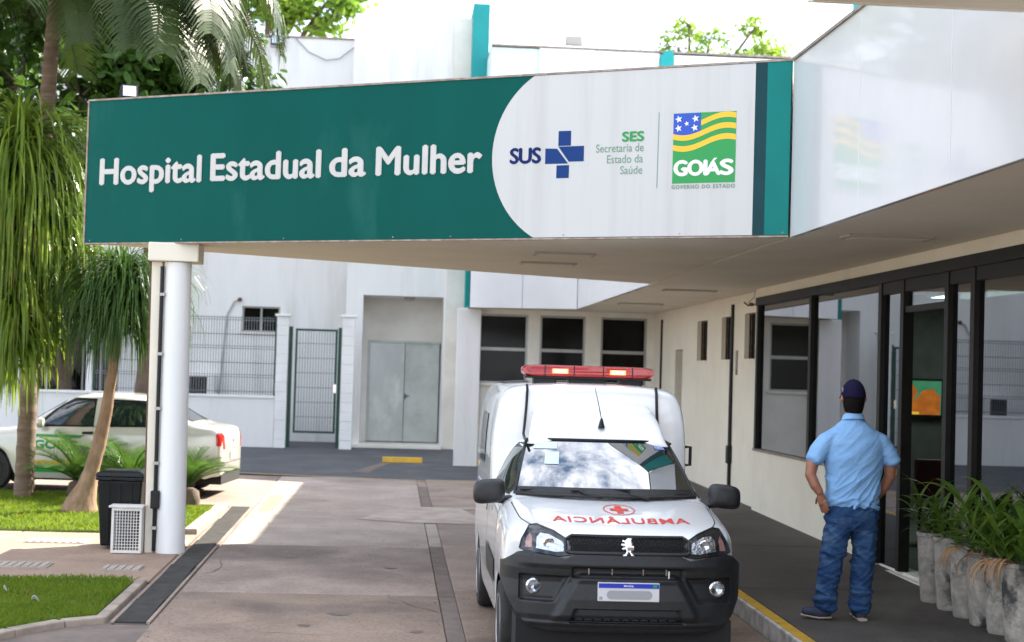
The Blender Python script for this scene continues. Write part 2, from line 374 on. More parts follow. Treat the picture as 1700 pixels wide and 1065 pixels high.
# asphalt yard beyond
a = structure(MB().add([(-14, 27.5, 0), (-2.6, 27.36, 0), (1.4, 26.4, 0), (2.93, 26.1, 0), (2.93, 30.6, 0), (2.93, 40, 0), (-14, 40, 0)], [tuple(range(7))]).build('asphalt_yard', 'asphalt', ground=True))
structure(MB().add([(-14, 27.42, .004), (-2.6, 27.28, .004), (1.4, 26.32, .004), (2.92, 26.0, .004), (2.92, 26.12, .004), (1.4, 26.45, .004), (-2.6, 27.42, .004), (-14, 27.55, .004)], [tuple(range(8))]).build('yellow_line', 'faded_yellow', ground=True))
structure(MB().add([(-.6, 28.2, .004), (-.35, 28.0, .004), (-.2, 29.2, .004), (.05, 30.6, .004), (-.12, 30.6, .004), (-.4, 29.3, .004)], [tuple(range(6))]).build('tar_seam', 'trench', ground=True))
# cross path on the left
p = structure(sheet(-14, -2.06, 14.62, 18.3, -.004).build('path', 'soil', ground=True))
for i in range(6):
    x0 = -2.07 - (i + 1) * 1.9; x1 = -2.07 - i * 1.9 - .012
    for y0, y1 in ((14.64, 16.42), (16.432, 18.28)):
        MB().box(x0, x1, y0, y1, -.05, .004 + rnd.uniform(-.0015, .0015)).build('paving_slab', 'path', p, bevel=.006, ground=True)
# ribbed tactile tiles set in the path
for x0, y0, w in ((-3.75, 17.25, .62), (-3.72, 15.35, .6), (-2.62, 15.25, .36), (-2.35, 17.35, .25)):
    t = MB().box(x0, x0 + w, y0, y0 + .34, .002, .012)
    k = 0
    while k * .075 + .03 < w:
        t.box(x0 + k * .075 + .012, x0 + k * .075 + .050, y0 + .02, y0 + .32, .012, .020); k += 1
    t.build('tactile_tile', 'concrete_pale', p, ground=True)
# lawns
def lawn(name, poly, z=-.014):
    v, f = flat_poly([poly], .35)
    m = MB(); m.add([(x, y, z + .012 * noise.noise(Vector((x * 1.7, y * 1.7, 0)))) for x, y in v], f)
    return structure(m.build(name, 'lawn_earth', smooth=180, ground=True, solid=.07))
LF = [(-14, 5), (-3.2, 5), (-3.0, 11.2), (-2.72, 11.95), (-2.45, 12.4), (-2.2, 12.62), (-2.2, 14.5), (-2.42, 14.62), (-14, 14.62)]
LR = [(-14, 18.27), (-2.24, 18.27), (-2.2, 21.3), (-3.75, 21.5), (-3.75, 22.8), (-14, 22.9)]
lawn('front_lawn', LF); lawn('rear_lawn', LR)
def inside(p, poly):
    c = False; n = len(poly)
    for i in range(n):
        a, b = poly[i], poly[i - 1]
        if (a[1] > p[1]) != (b[1] > p[1]) and p[0] < (b[0] - a[0]) * (p[1] - a[1]) / (b[1] - a[1]) + a[0]: c = not c
    return c
def grass(name, poly, x0, x1, y0, y1, n, h, label):
    m = MB(); k = 0
    while k < n:
        x, y = rnd.uniform(x0, x1), rnd.uniform(y0, y1); k += 1
        if not inside((x, y), poly): continue
        a = rnd.uniform(0, 6.28); hh = h * rnd.uniform(.5, 1.3) * (1 + .5 * noise.noise(Vector((x * 2, y * 2, 3)))); w = .0055
        dx, dy = math.cos(a) * w, math.sin(a) * w; lx, ly = rnd.gauss(0, .35) * hh, rnd.gauss(0, .35) * hh
        m.add([(x - dx, y - dy, .015), (x + dx, y + dy, .015), (x + lx * .4 + dx * .8, y + ly * .4 + dy * .8, .015 + hh * .6), (x + lx * 1.2, y + ly * 1.2, .015 + hh)], [(0, 1, 2), (0, 2, 3)])
    o = m.build(name, 'grass_blade', ground=True, kind='stuff', smooth=0); tag(o, label, 'grass'); return o
grass('grass', LF, -4.4, -2.18, 11.0, 14.7, 26000, .045, 'short shaded grass of the front lawn below the paved path')
grass('grass', LR, -6.6, -2.2, 18.25, 22.9, 38000, .05, 'bright sunlit grass of the lawn around the palm trunks')
# kerb stones
def kerbline(name, pts, w, z0, z1, mat, label, cat='kerb', seg=1.0, par=None):
    t = par or thing(name, label, cat, (pts[0][0], pts[0][1], gz(pts[0][1])))
    for (xa, ya), (xb, yb) in zip(pts[:-1], pts[1:]):
        L_ = math.hypot(xb - xa, yb - ya); n = max(1, round(L_ / seg)); dx, dy = (xb - xa) / L_, (yb - ya) / L_; nx, ny = -dy, dx
        for i in range(n):
            s0, s1 = L_ * i / n + .004, L_ * (i + 1) / n - .004
            q = [(xa + dx * s0, ya + dy * s0), (xa + dx * s1, ya + dy * s1), (xa + dx * s1 + nx * w, ya + dy * s1 + ny * w), (xa + dx * s0 + nx * w, ya + dy * s0 + ny * w)]
            MB().prism([(x, y, z0) for x, y in q], (0, 0, z1 - z0)).build('kerb_stone', mat, t, bevel=.012, ground=True)
    return t
kerbline('lawn_kerb', [(-3.12, 5), (-2.92, 11.2), (-2.62, 11.92), (-2.35, 12.33), (-2.09, 12.53)], .11, -.05, .035, 'kerb_stone', 'pale curved kerb along the bottom edge of the front lawn')
kerbline('lawn_kerb', [(-2.09, 12.56), (-2.09, 14.6)], .09, -.05, .03, 'kerb_stone', 'crumbling kerb strip between front lawn and black drain plates')
kerbline('lawn_kerb', [(-2.1, 18.35), (-2.06, 21.4)], .15, -.05, .06, 'kerb_stone', 'pale kerb of the rear lawn beside the sunlit drain')
kerbline('lawn_kerb', [(-2.1, 21.4), (-3.7, 21.58)], .10, -.05, .05, 'kerb_stone', 'thin kerb across the end of the rear lawn before the car')
# drain channel with cover plates
d = thing('drain_channel', 'dark drain cover plates running along the left side of the driveway', 'drain', (-1.91, 12.5, gz(12.5)))
MB().box(-2.045, -1.775, 12.5, 21.5, -.05, -.01).build('channel', 'trench', d, ground=True)
for x in (-2.052, -1.785): MB().box(x, x + .028, 12.5, 21.5, -.05, .006).build('rail', 'concrete2', d, ground=True)
yy = 12.5; i = 0
while yy < 21.4:
    L_ = (1.05, .98, 1.1)[i % 3]; tl = (.018, .004, .026, .008)[i % 4]; y1 = min(yy + L_, 21.45)
    b = MB().box(-2.018, -1.790, yy + .012, y1 - .012, 0, .0)
    b.v = [(x + (.012 if i == 1 else 0) * ((y > yy + .5) - .5), y, (.004 + tl * (y > yy + .5)) if k > 3 else -.02) for k, (x, y, z) in enumerate(b.v)]
    b.build('cover_plate', 'rubber_plate', d, bevel=.004, ground=True); yy += L_; i += 1
# right pavement: raised dark walk with kerb and yellow line
walk = structure(MB().box(3.06, 4.95, 2, 30.5, -.05, .128).build('pavement', 'dark_walk', ground=True))
for i, y in enumerate((2, 5, 8, 11.2, 14.0, 17.2, 20.1, 23.2, 26.5)):
    y1 = (5, 8, 11.2, 14.0, 17.2, 20.1, 23.2, 26.5, 30.4)[i]
    MB().box(3.065, 4.86, y + .004, y1 - .004, .10, .140 + rnd.uniform(-.001, .001)).build('paving_slab', 'dark_walk', walk, bevel=.005, ground=True)
k = kerbline('pavement_kerb', [(3.06, 2), (3.06, 30.4)], .13, -.05, .137, 'kerb_white', 'worn white kerb with yellow line beside the ambulance', seg=1.0)
for i in range(14):
    MB().box(2.955, 3.045, 2 + i * 2.03, 4 + i * 2.03 + .02, .136, .142).build('yellow_line', 'yellow_paint', k, ground=True)
# yellow wheel stop in the yard
w = MB()
w.prism([(-.12, 30.75, 0), (-.12, 30.95, 0), (-.12, 30.91, .10), (-.12, 30.79, .10)], (.75, 0, 0))
tag(w.build('wheel_stop', 'yellow_paint', bevel=.015, ground=True), 'yellow painted concrete wheel stop on the grey yard', 'wheel stop')

# ---------------------------------------------------------------- entrance canopy with the sign
HS = 3.14
A = Vector((-3.20, 17.15, HS)); B = Vector((3.305, 13.47, HS)); Cc = Vector((3.305, 20.95, HS)); K = 1.0164
T = (B - A).normalized(); NN = Vector((T.y, -T.x, 0)); LEN = (B - A).length; SH = 1.482
if NN.y > 0: NN = -NN
cano = thing('entrance_canopy', 'triangular entrance canopy carrying the long green and white hospital sign', 'canopy', (-2.2, 16.7, HS))
def inset(p, q): return p + q
MB().prism([A + Vector((.06, .02, 0)), B + Vector((-.002, .03, 0)), Cc + Vector((-.002, -.03, 0))], (0, 0, SH - .04)).build('canopy_body', 'soffit_paint', cano)
def uvp(u, v, off=0): return A + T * (u * K) + Vector((0, 0, v * K)) + NN * off
def signpoly(name, poly, mat, off, th=.004, parent=cano):
    m = MB(); m.prism([uvp(u, v, off) for u, v in poly], NN * th); return m.build(name, mat, parent)
UL = LEN / K; VH = 1.458
signpoly('sign_panel', [(0, .006), (UL, .006), (UL, VH), (0, VH)], 'sign_green', .0, .03)
arc = []
for i in range(41):
    a = R(90 + 180 * i / 40); u, v = 5.445 + .84 * math.cos(a), .74 + .84 * math.sin(a)
    if .008 < v < VH - .002: arc.append((u, v))
a0 = 5.445 - math.sqrt(.84 ** 2 - (VH - .003 - .74) ** 2); a1 = 5.445 - math.sqrt(.84 ** 2 - (.74 - .009) ** 2)
signpoly('white_field', [(7.044, VH - .003), (a0, VH - .003)] + arc + [(a1, .009), (7.044, .009)], 'sign_white', .030)
signpoly('dark_stripe', [(7.045, .009), (7.146, .009), (7.146, VH - .003), (7.045, VH - .003)], 'sign_dark', .030, .003)
signpoly('teal_stripe', [(7.147, .009), (UL - .003, .009), (UL - .003, VH - .003), (7.147, VH - .003)], 'teal', .030, .004)
signpoly('trim', [(-.012, VH), (UL + .01, VH), (UL + .01, VH + .018), (-.012, VH + .018)], 'alu_trim', -.03, .07)
signpoly('trim', [(-.02, -.004), (-.002, -.004), (-.002, VH), (-.02, VH)], 'alu_trim', -.03, .068)
signpoly('trim', [(-.012, -.01), (UL, -.01), (UL, .004), (-.012, .004)], 'alu_trim', -.02, .054)
def lettering(txt, u0, u1, v0, cap, mat, bold, sp=1.0, off=.0345, ref='H', th=.0025, parent=cano, name='lettering', stroke=0):
    v, f = fit_text(txt, u0, u1, v0, cap, bold, sp, ref); n = len(v)
    m = MB(); w = stroke * cap
    for k, (d_, e_) in enumerate(((-1, 0), (1, 0), (0, .7), (0, -.7), (-.5, 0), (.5, 0), (0, 0)) if stroke else ((0, 0),)):
        m.add([uvp(x + d_ * w, y + e_ * w, off + th + k * .0003) for x, y in v], f)
    return m.build(name, mat, parent)
lettering('Hospital', .175, 1.412, .600, .255, 'letter_white', 0, 1.02, stroke=.052)
lettering('Estadual', 1.541, 2.790, .607, .255, 'letter_white', 0, 1.02, stroke=.052)
lettering('da', 2.905, 3.282, .610, .255, 'letter_white', 0, 1.02, stroke=.052)
lettering('Mulher', 3.412, 4.495, .610, .255, 'letter_white', 0, 1.02, stroke=.052)
lettering('SUS', 4.789, 5.083, .676, .132, 'sus_navy', 0, .95, stroke=.06)
lettering('SES', 5.862, 6.057, .838, .080, 'green_print', 0, stroke=.075)
lettering('Secretaria de', 5.616, 6.059, .747, .070, 'grey_print', 0)
lettering('Estado da', 5.722, 6.055, .650, .070, 'grey_print', 0)
lettering('Saúde', 5.847, 6.052, .552, .070, 'grey_print', 0)
def mark(name, poly, mat, off=.0345): return signpoly(name, poly, mat, off, .002)
mark('cross', [(5.254,.818),(5.374,.818),(5.374,.950),(5.254,.950)], 'blue_print')
mark('cross', [(5.130,.800),(5.243,.795),(5.352,.660),(5.130,.662)], 'blue_print')
mark('cross', [(5.255,.812),(5.501,.812),(5.501,.676),(5.358,.676)], 'blue_print')
mark('cross', [(5.242,.532),(5.362,.532),(5.362,.646),(5.242,.646)], 'blue_print')
mark('divider', [(6.186,.427),(6.192,.427),(6.196,1.078),(6.190,1.078)], 'grey_print')
G0, GW, GT, GH = 6.327, .558, 1.060, .602
mark('flag_logo', [(G0, GT - GH), (G0 + GW, GT - GH), (G0 + GW, GT), (G0, GT)], 'green_print')
def wave(a, mid): return mid + .082 * math.cos(math.pi * (a - .17) / .68)
def band(mid, th, a0, mat, top=None, off=.037):
    n = 20; xs = [a0 + (1 - a0) * i / n for i in range(n + 1)] if top is None else [.44 * i / n for i in range(n + 1)]
    if top is None: po = [(x, max(wave(x, mid), .004)) for x in xs] + [(x, wave(x, mid) + th) for x in reversed(xs)]
    else: po = [(0, .004), (.44, .004)] + [(x, wave(x, mid)) for x in reversed(xs)]
    v = [(G0 + a * GW, GT - b * GH) for a, b in po]
    m = MB(); q = len(xs)
    if top is None:
        m.add([uvp(x, y, off) for x, y in v], [(i, i + 1, 2 * q - 2 - i, 2 * q - 1 - i) for i in range(q - 1)])
    else:
        m.add([uvp(x, y, off) for x, y in v], [tuple(range(len(v)))])
    m.build('flag_stripe' if top is None else 'flag_canton', mat, cano)
band(.085, .075, .445, 'yellow_print'); band(.235, .078, 0, 'yellow_print', off=.038); band(.390, .078, 0, 'yellow_print'); band(.237, 0, 0, 'flag_blue', top=1)
for a, b, r_ in ((.085,.085,.060),(.355,.085,.060),(.085,.215,.060),(.345,.215,.060),(.215,.152,.042)):
    po = []
    for i in range(10):
        q = math.pi / 2 + .25 + i * math.pi / 5; rr = r_ if i % 2 == 0 else r_ * .42
        po.append((G0 + (a + rr * math.cos(q)) * GW, GT - b * GH + rr * math.sin(q) * GW))
    m = MB(); c_ = (G0 + a * GW, GT - b * GH)
    m.add([uvp(*c_, .0395)] + [uvp(x, y, .0395) for x, y in po], [(0, i + 1, (i + 1) % 10 + 1) for i in range(10)]); m.build('star', 'white_print', cano)
lettering('GOI', G0 + .02, G0 + .305, .527, .122, 'white_print', 0, .95, off=.036, stroke=.085)
lettering('A', G0 + .30, G0 + .425, .527, .110, 'white_print', 0, off=.036, stroke=.085)
lettering('S', G0 + .432, G0 + .537, .527, .122, 'white_print', 0, off=.036, stroke=.085)
mark('accent', [(G0+.352,.642),(G0+.372,.642),(G0+.400,.668),(G0+.372,.668)], 'white_print', .037)
lettering('GOVERNO DO ESTADO', G0 - .004, G0 + GW, .412, .032, 'grey_print', 0, 1.25, stroke=.03)
for u in (.06, 1.2, 2.4, 3.6, 4.2, 5.32, 6.4, 7.3): mark('screw', [(u, .022), (u + .012, .022), (u + .012, .034), (u, .034)], 'alu_trim')
# flush light panels under the soffits
def ceil_light(x0, x1, y0, y1, parent):
    t = MB().box(x0, x1, y0, y1, HS - .022, HS + .01).build('ceiling_light', 'lamp_panel', parent, bevel=.004)
    MB().box(x0 + .04, x1 - .04, y0 + .04, y1 - .04, HS - .026, HS - .0225).build('diffuser', 'soffit_paint', t)
ceil_light(1.38, 2.0, 16.05, 16.35, cano); ceil_light(1.36, 1.97, 17.5, 17.8, cano)

# ---------------------------------------------------------------- canopy column
co = thing('canopy_column', 'white round column with square capital and black conduit holding up the sign canopy', 'column', (-2.19, 16.7, gz(16.7)))
rings = []
for z, r_ in ((gz(16.7) - .02, .152), (.25, .149), (1.6, .143), (2.945, .137)):
    rings.append([(-2.18 - .006 * z + r_ * math.cos(t), 16.72 + r_ * math.sin(t), z) for t in (2 * math.pi * j / 40 for j in range(40))])
MB().loft(rings).build('shaft', 'white_paint', co, smooth=50)
MB().box(-2.478, -1.975, 16.55, 17.02, 2.95, HS - .002).build('capital', 'cream_paint', co, bevel=.012)
m = MB(); m.prism([(-2.425, 16.66, 0), (-2.335, 16.66, 0), (-2.348, 16.66, 2.948), (-2.452, 16.66, 2.948)], (0, .16, 0)); m.build('side_board', 'cream_paint', co, bevel=.006)
m = MB(); m.prism([(-2.442, 16.665, 0), (-2.4265, 16.665, 0), (-2.4535, 16.665, 2.946), (-2.470, 16.665, 2.946)], (0, .12, 0)); m.build('rusted_edge', 'rust', co)
m = MB(); m.tube([(-2.330, 16.645, .03), (-2.331, 16.63, .5), (-2.336, 16.625, 1.5), (-2.340, 16.63, 2.9)], .020, 8); m.build('conduit', 'black_plastic', co, smooth=60)
MB().box(-2.372, -2.282, 16.575, 16.655, .46, .64).build('junction_box', 'black_plastic', co, bevel=.012)
for z in (.25, .9, 1.45, 2.0, 2.6): MB().box(-2.362, -2.306, 16.598, 16.65, z, z + .03).build('clip', 'grey_alu', co)

# ---------------------------------------------------------------- floodlights on roofs
def flood(loc, rz, tilt, label, w=.17, h=.15, body='black_metal', lens='reflector', stem=.1):
    t = thing('floodlight', label, 'floodlight', loc, rz, local=True)
    c, s_ = math.cos(tilt), math.sin(tilt)
    def tr(p): return (p[0], p[1] * c - p[2] * s_, p[1] * s_ + p[2] * c + stem + h * .5)
    b = MB().box(-w / 2, w / 2, -.03, .05, -h / 2, h / 2); b.v = [tr(p) for p in b.v]; b.build('housing', body, t, bevel=.008)
    b = MB().box(-w / 2 + .018, w / 2 - .018, -.036, -.031, -h / 2 + .018, h / 2 - .018); b.v = [tr(p) for p in b.v]; b.build('lens', lens, t)
    b = MB(); b.box(-w / 2 - .014, -w / 2 - .004, -.01, .02, 0, stem + h * .5 + .02); b.box(w / 2 + .004, w / 2 + .014, -.01, .02, 0, stem + h * .5 + .02); b.box(-w / 2 - .014, w / 2 + .014, -.01, .02, 0, .012)
    b.build('bracket', body, t)
    return t
flood((-2.80, 17.02, HS + SH - .04), .25, -.25, 'small black floodlight with lit-looking lens on top left of the green sign', stem=.06)
tag(MB().box(-2.63, -2.44, 16.96, 17.04, HS + SH - .04, HS + SH + .05).build('ballast_box', 'black_plastic', bevel=.006), 'small black ballast box on the canopy beside the sign floodlight', 'box')
# ---------------------------------------------------------------- reception wing on the right
XW, XR, XF = 4.82, 4.93, 3.305
wing = thing('reception_wing', 'long white reception wing with overhanging roof, dark glass front and small windows', 'building', (XW, 16, gz(16)))
def wb(x0, x1, y0, y1, z0, z1, name='wall', mat='cream_paint', parent=wing, bevel=0, sub=None):
    return MB().box(x0, x1, y0, y1, z0, z1).build(name, mat, parent, bevel=bevel)
# rear stretch of wall with three small windows and a slot door
holes = [(21.85, 22.55, 2.22, 2.86), (23.42, 24.15, 2.22, 2.86), (25.25, 26.1, 2.22, 2.86), (27.4, 28.1, .2, 2.43)]
ys = [21.38] + [v for h in holes for v in h[:2]] + [30.5]
for i in range(0, len(ys), 2): wb(XR, XR + .22, ys[i], ys[i + 1], -.1, HS)
for y0, y1, z0, z1 in holes:
    wb(XR, XR + .22, y0, y1, z1, HS); wb(XR, XR + .22, y0, y1, -.1, z0)
    if z0 > 1:
        w = wb(XR + .10, XR + .16, y0, y1, z0, z1, 'window', 'dark_win')
        for yy in (y0 + .012, y1 - .03): wb(XR + .06, XR + .099, yy - .01, yy + .03, z0, z1, 'frame', 'alu_trim', w)
        for k in range(1, 5): wb(XR + .04, XR + .055, y0 + (y1 - y0) * k / 5 - .008, y0 + (y1 - y0) * k / 5 + .008, z0 + .01, z1 - .01, 'bar', 'dark_frame', w)
        wb(XR - .02, XR + .04, y0 - .03, y1 + .03, z0 - .03, z0 + .004, 'sill', 'cream_paint', w)
    else:
        w = wb(XR + .14, XR + .18, y0, y1, z0, z1, 'door', 'dark_room')
        MB().box(XR + .10, XR + .139, y0 + .08, y0 + .12, 1.1, 1.2).build('handle', 'grey_alu', w)
# glazed front
wb(XW, XW + .22, 15.80, 21.38, -.1, 1.0, mat='cream_paint'); wb(XW - .02, XW + .24, 15.80, 21.32, 1.0, 1.03, 'sill', 'alu_trim')
wb(XW, XW + .22, 21.28, 21.38, 1.0, HS); wb(XW, XW + .22, 4, 21.28, 3.022, HS)
wb(XW + .03, XW + .20, 4, 15.80, -.1, gz(15) + .17, 'threshold', 'warm_white'); wb(XW - .045, XW + .03, 4, 15.80, -.1, gz(15) + .145, 'threshold', 'cream_paint', bevel=.01)
wb(XW - .03, XW + .10, 4, 21.28, 2.915, 3.022, 'head_frame', 'dark_frame', bevel=.006); wb(XW - .004, XW + .12, 4, 15.80, 2.80, 2.914, 'head_frame', 'dark_frame')
mull = [21.23, 18.50, 15.80, 15.10, 13.86, 13.22, 11.0, 8.8]
for i, y in enumerate(mull):
    z0 = 1.03 if y > 15.9 else gz(15) + .17
    wb(XW - .015, XW + .09, y - .05, y + .05, z0, 2.915, 'mullion', 'dark_frame', bevel=.004)
def pane(y0, y1, z0, z1, x=XW + .03):
    o = MB().box(x, x + .008, y0, y1, z0, z1).build('pane', 'pane', wing); return o
zf = gz(15) + .17
pane(18.55, 21.18, 1.03, 2.915); pane(15.85, 18.45, 1.03, 2.915); pane(15.15, 15.75, zf, 2.80)
pane(13.27, 13.81, zf, 2.80); pane(12.12, 13.17, zf, 2.80); pane(11.05, 12.11, zf, 2.80); pane(8.85, 10.95, zf, 2.80); pane(4.2, 8.75, zf, 2.80)
# doorway between 13.9 and 15.05 stands open; transom above it
wb(XW, XW + .06, 13.91, 15.05, 2.60, 2.66, 'transom', 'dark_frame'); MB().box(XW + .03, XW + .038, 13.91, 15.05, 2.66, 2.80).build('pane', 'pane_clear', wing)
# room behind
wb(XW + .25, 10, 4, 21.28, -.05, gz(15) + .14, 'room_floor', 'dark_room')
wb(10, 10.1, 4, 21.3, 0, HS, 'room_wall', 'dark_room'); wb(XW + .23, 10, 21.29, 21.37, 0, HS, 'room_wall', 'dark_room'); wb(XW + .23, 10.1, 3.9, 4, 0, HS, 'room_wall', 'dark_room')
# roof, overhang, fascia
wb(XF + .05, 10.2, 5.9, 30.5, HS + .002, HS + .12, 'soffit_slab', 'soffit_paint')
wb(XF + .06, 10.2, 5.9, 33.4, HS + .125, HS + SH - .05, 'roof', 'white_paint')
for y0, y1 in ((11.46, 13.438), (9.52, 11.452), (7.6, 9.512), (5.9, 7.592)):
    wb(XF, XF + .045, y0, y1, HS - .01, HS + SH, 'fascia_panel', 'white_panel', bevel=.003)
y = 13.5
for y0, y1 in ((20.98, 23.1), (23.11, 25.2), (25.21, 27.3), (27.31, 29.18)):
    wb(XF, XF + .045, y0, y1, HS - .01, HS + SH, 'fascia_panel', 'white_panel', bevel=.003)
wb(XF - .02, XF + .055, 5.9, 13.44, HS + SH, HS + SH + .022, 'coping', 'alu_trim')
ceil_light(3.70, 4.42, 13.05, 13.35, wing); ceil_light(3.68, 4.4, 21.9, 22.2, wing); ceil_light(3.68, 4.4, 26.3, 26.6, wing)
# upper storey set back behind the fascia, and the near roof overhang
wb(5.0, 10.2, 5.9, 33.4, HS + SH - .04, 6.08, 'upper_wall', 'cyan_paint'); wb(4.95, 5.0, 15.9, 17.5, 5.7, 6.11, 'teal_pier', 'teal_wall')
wb(2.06, 10.2, 3.6, 8.02, 3.835, 3.95, 'near_overhang', 'cream_paint'); wb(2.04, 10.2, 8.021, 8.05, 3.83, 4.2, 'near_fascia', 'warm_white')
# conduit, bracket and meter on the rear wall
m = MB(); m.tube([(XR - .02, 23.28, 3.02), (XR - .025, 23.28, 2.2), (XR - .03, 23.26, 1.2), (XR - .025, 23.26, .2)], .026, 8); m.build('conduit', 'black_plastic', wing, smooth=60)
wb(XR - .07, XR, 23.2, 23.33, .72, .98, 'junction_box', 'black_plastic', bevel=.01)
m = MB(); m.tube([(XR - .02, 29.5, 3.0), (XR - .02, 29.5, .2)], .02, 6); m.build('conduit', 'black_plastic', wing)
wb(XR - .015, XR, 22.95, 23.05, 2.0, 2.35, 'vent_grille', 'alu_trim')
wl = thing('wall_bracket', 'small old metal bracket with drooping wire above the nearest small window', 'bracket', (XR, 21.95, 3.0))
m = MB(); m.tube([(XR, 21.95, 2.97), (XR - .10, 21.93, 2.95), (XR - .16, 21.9, 2.99)], .012, 6); m.lathe([(.0, 0), (.03, .004), (.035, .03), (.02, .05), (0, .052)], (XR - .05, 21.94, 2.94), 10); m.build('arm', 'rust', wl, smooth=50)
m = MB(); m.tube([(XR - .01, 21.9, HS), (XR - .04, 21.8, 3.06), (XR - .1, 21.93, 2.98)], .004, 5); m.build('wire', 'black_plastic', wl)
# things inside the reception
tv = thing('television', 'television showing an orange and green picture inside the dark doorway', 'television', (7.0, 21.25, 1.55))
MB().box(6.70, 7.33, 21.18, 21.27, 1.50, 2.02).build('casing', 'black_plastic', tv, bevel=.01)
pm('tv_picture', (.70,.20,.03), (.45,.11,.02), sc=7, emit=.09, rough=.3); pm('tv_green', (.06,.30,.14), (.10,.36,.22), sc=5, emit=.07, rough=.3); pm('tv_yellow', (.8,.5,.05), emit=.16, rough=.3)
sc_ = MB().box(6.73, 7.30, 21.174, 21.18, 1.535, 1.985).build('screen', 'tv_green', tv)
MB().prism([(6.731, 21.172, 1.60), (6.80, 21.172, 1.60), (6.93, 21.172, 1.72), (6.98, 21.172, 1.84), (6.90, 21.172, 1.95), (6.80, 21.172, 1.982), (6.731, 21.172, 1.982)], (0, .0015, 0)).build('picture', 'tv_picture', sc_)
MB().prism([(6.82, 21.1715, 1.536), (7.28, 21.1715, 1.536), (7.29, 21.1715, 1.78), (7.18, 21.1715, 1.88), (7.05, 21.1715, 1.86), (6.96, 21.1715, 1.74), (6.84, 21.1715, 1.66)], (0, .001, 0)).build('picture', 'tv_picture', sc_)
MB().box(6.74, 7.0, 21.170, 21.171, 1.54, 1.575).build('picture', 'tv_yellow', sc_)
cl = thing('tube_light', 'lit greenish white ceiling light inside the reception doorway', 'ceiling light', (7.0, 19.6, HS))
MB().box(6.75, 7.35, 18.2, 20.2, HS - .10, HS).build('housing', 'lamp_white', cl); MB().box(6.79, 7.31, 18.25, 20.15, HS - .106, HS - .1005).build('diffuser', 'lamp_lit', cl)
ch = thing('waiting_chair', 'dark red waiting chair just inside the open doorway', 'chair', (6.25, 18.0, gz(15) + .14))
zc = gz(15) + .14
pm('chair_red', (.10,.012,.010), (.07,.01,.01), rough=.6)
MB().box(6.0, 6.5, 17.75, 18.25, zc + .42, zc + .48).build('seat', 'chair_red', ch, bevel=.02); MB().box(6.0, 6.5, 18.22, 18.29, zc + .5, zc + .95).build('backrest', 'chair_red', ch, bevel=.02)
for x in (6.03, 6.44):
    for yq in (17.79, 18.18): MB().box(x, x + .03, yq, yq + .03, zc, zc + .42).build('leg', 'black_metal', ch)

# ---------------------------------------------------------------- rear annex with three windows
YA = 30.5
an = thing('rear_annex', 'white rear annex with three dark two-pane windows under a white fascia', 'building', (3, YA, gz(YA)))
def ab(x0, x1, y0, y1, z0, z1, name='wall', mat='white_paint', parent=an, bevel=0): return MB().box(x0, x1, y0, y1, z0, z1).build(name, mat, parent, bevel=bevel)
wins = [(1.615, 2.54), (2.765, 3.63), (3.92, 4.80)]
xs = [1.235] + [v for w in wins for v in w] + [XR]
for i in range(0, len(xs), 2): ab(xs[i], xs[i + 1], YA, YA + .25, 0, HS, mat='white_paint' if i == 0 else 'warm_white')
ab(1.20, 1.64, YA - .16, YA - .002, 0, HS - .012, 'corner_pillar', 'white_paint', bevel=.01)
for x0, x1 in wins:
    ab(x0, x1, YA, YA + .25, 0, 1.74, mat='warm_white'); ab(x0, x1, YA, YA + .25, 3.05, HS, mat='warm_white')
    w = ab(x0, x1, YA + .10, YA + .14, 1.74, 3.05, 'window', 'dark_win')
    for a_, b_, c_, d_ in ((x0, x0 + .04, 1.74, 3.05), (x1 - .04, x1, 1.74, 3.05), (x0 + .04, x1 - .04, 1.74, 1.78), (x0 + .04, x1 - .04, 3.01, 3.05), (x0 + .04, x1 - .04, 2.36, 2.42)):
        ab(a_, b_, YA + .05, YA + .099, c_, d_, 'frame', 'grey_alu', w)
    ab(x0 - .03, x1 + .03, YA - .04, YA + .04, 1.70, 1.742, 'sill', 'warm_white', w)
# fascia towards the camera and its teal end
q0, q1 = Vector((1.40, 29.92, 0)), Vector((XF - .002, 29.19, 0)); dq = (q1 - q0)
def fas(s0, s1, mat, name, z0=HS - .01, z1=HS + SH, off=0):
    a_ = q0 + dq * s0; b_ = q0 + dq * s1; n_ = Vector((-dq.y, dq.x, 0)).normalized() * .05; z_ = Vector((0, 0, z0)); o_ = n_ * off
    m = MB(); m.prism([a_ + z_ + o_, b_ + z_ + o_, b_ + z_ + n_ + o_, a_ + z_ + n_ + o_], (0, 0, z1 - z0)); m.build(name, mat, an, bevel=.003)
fas(0, .49, 'white_panel', 'fascia_panel'); fas(.494, .998, 'white_panel', 'fascia_panel'); fas(-.045, -.006, 'teal', 'teal_strip')
m = MB(); m.prism([(1.38, 30.0, HS), (XF, 29.26, HS), (XR + 2, 29.26, HS), (XR + 2, YA + .2, HS), (1.38, YA + .2, HS)][:5], (0, 0, .05)); 
m.v = [(x, y + .01, z + .006) for x, y, z in m.v]
MB().prism([(1.38, 30.0, HS), (XF + .05, 29.27, HS), (XF + .05, YA + .2, HS), (1.38, YA + .2, HS)], (0, 0, SH - .06)).build('overhang', 'soffit_paint', an)
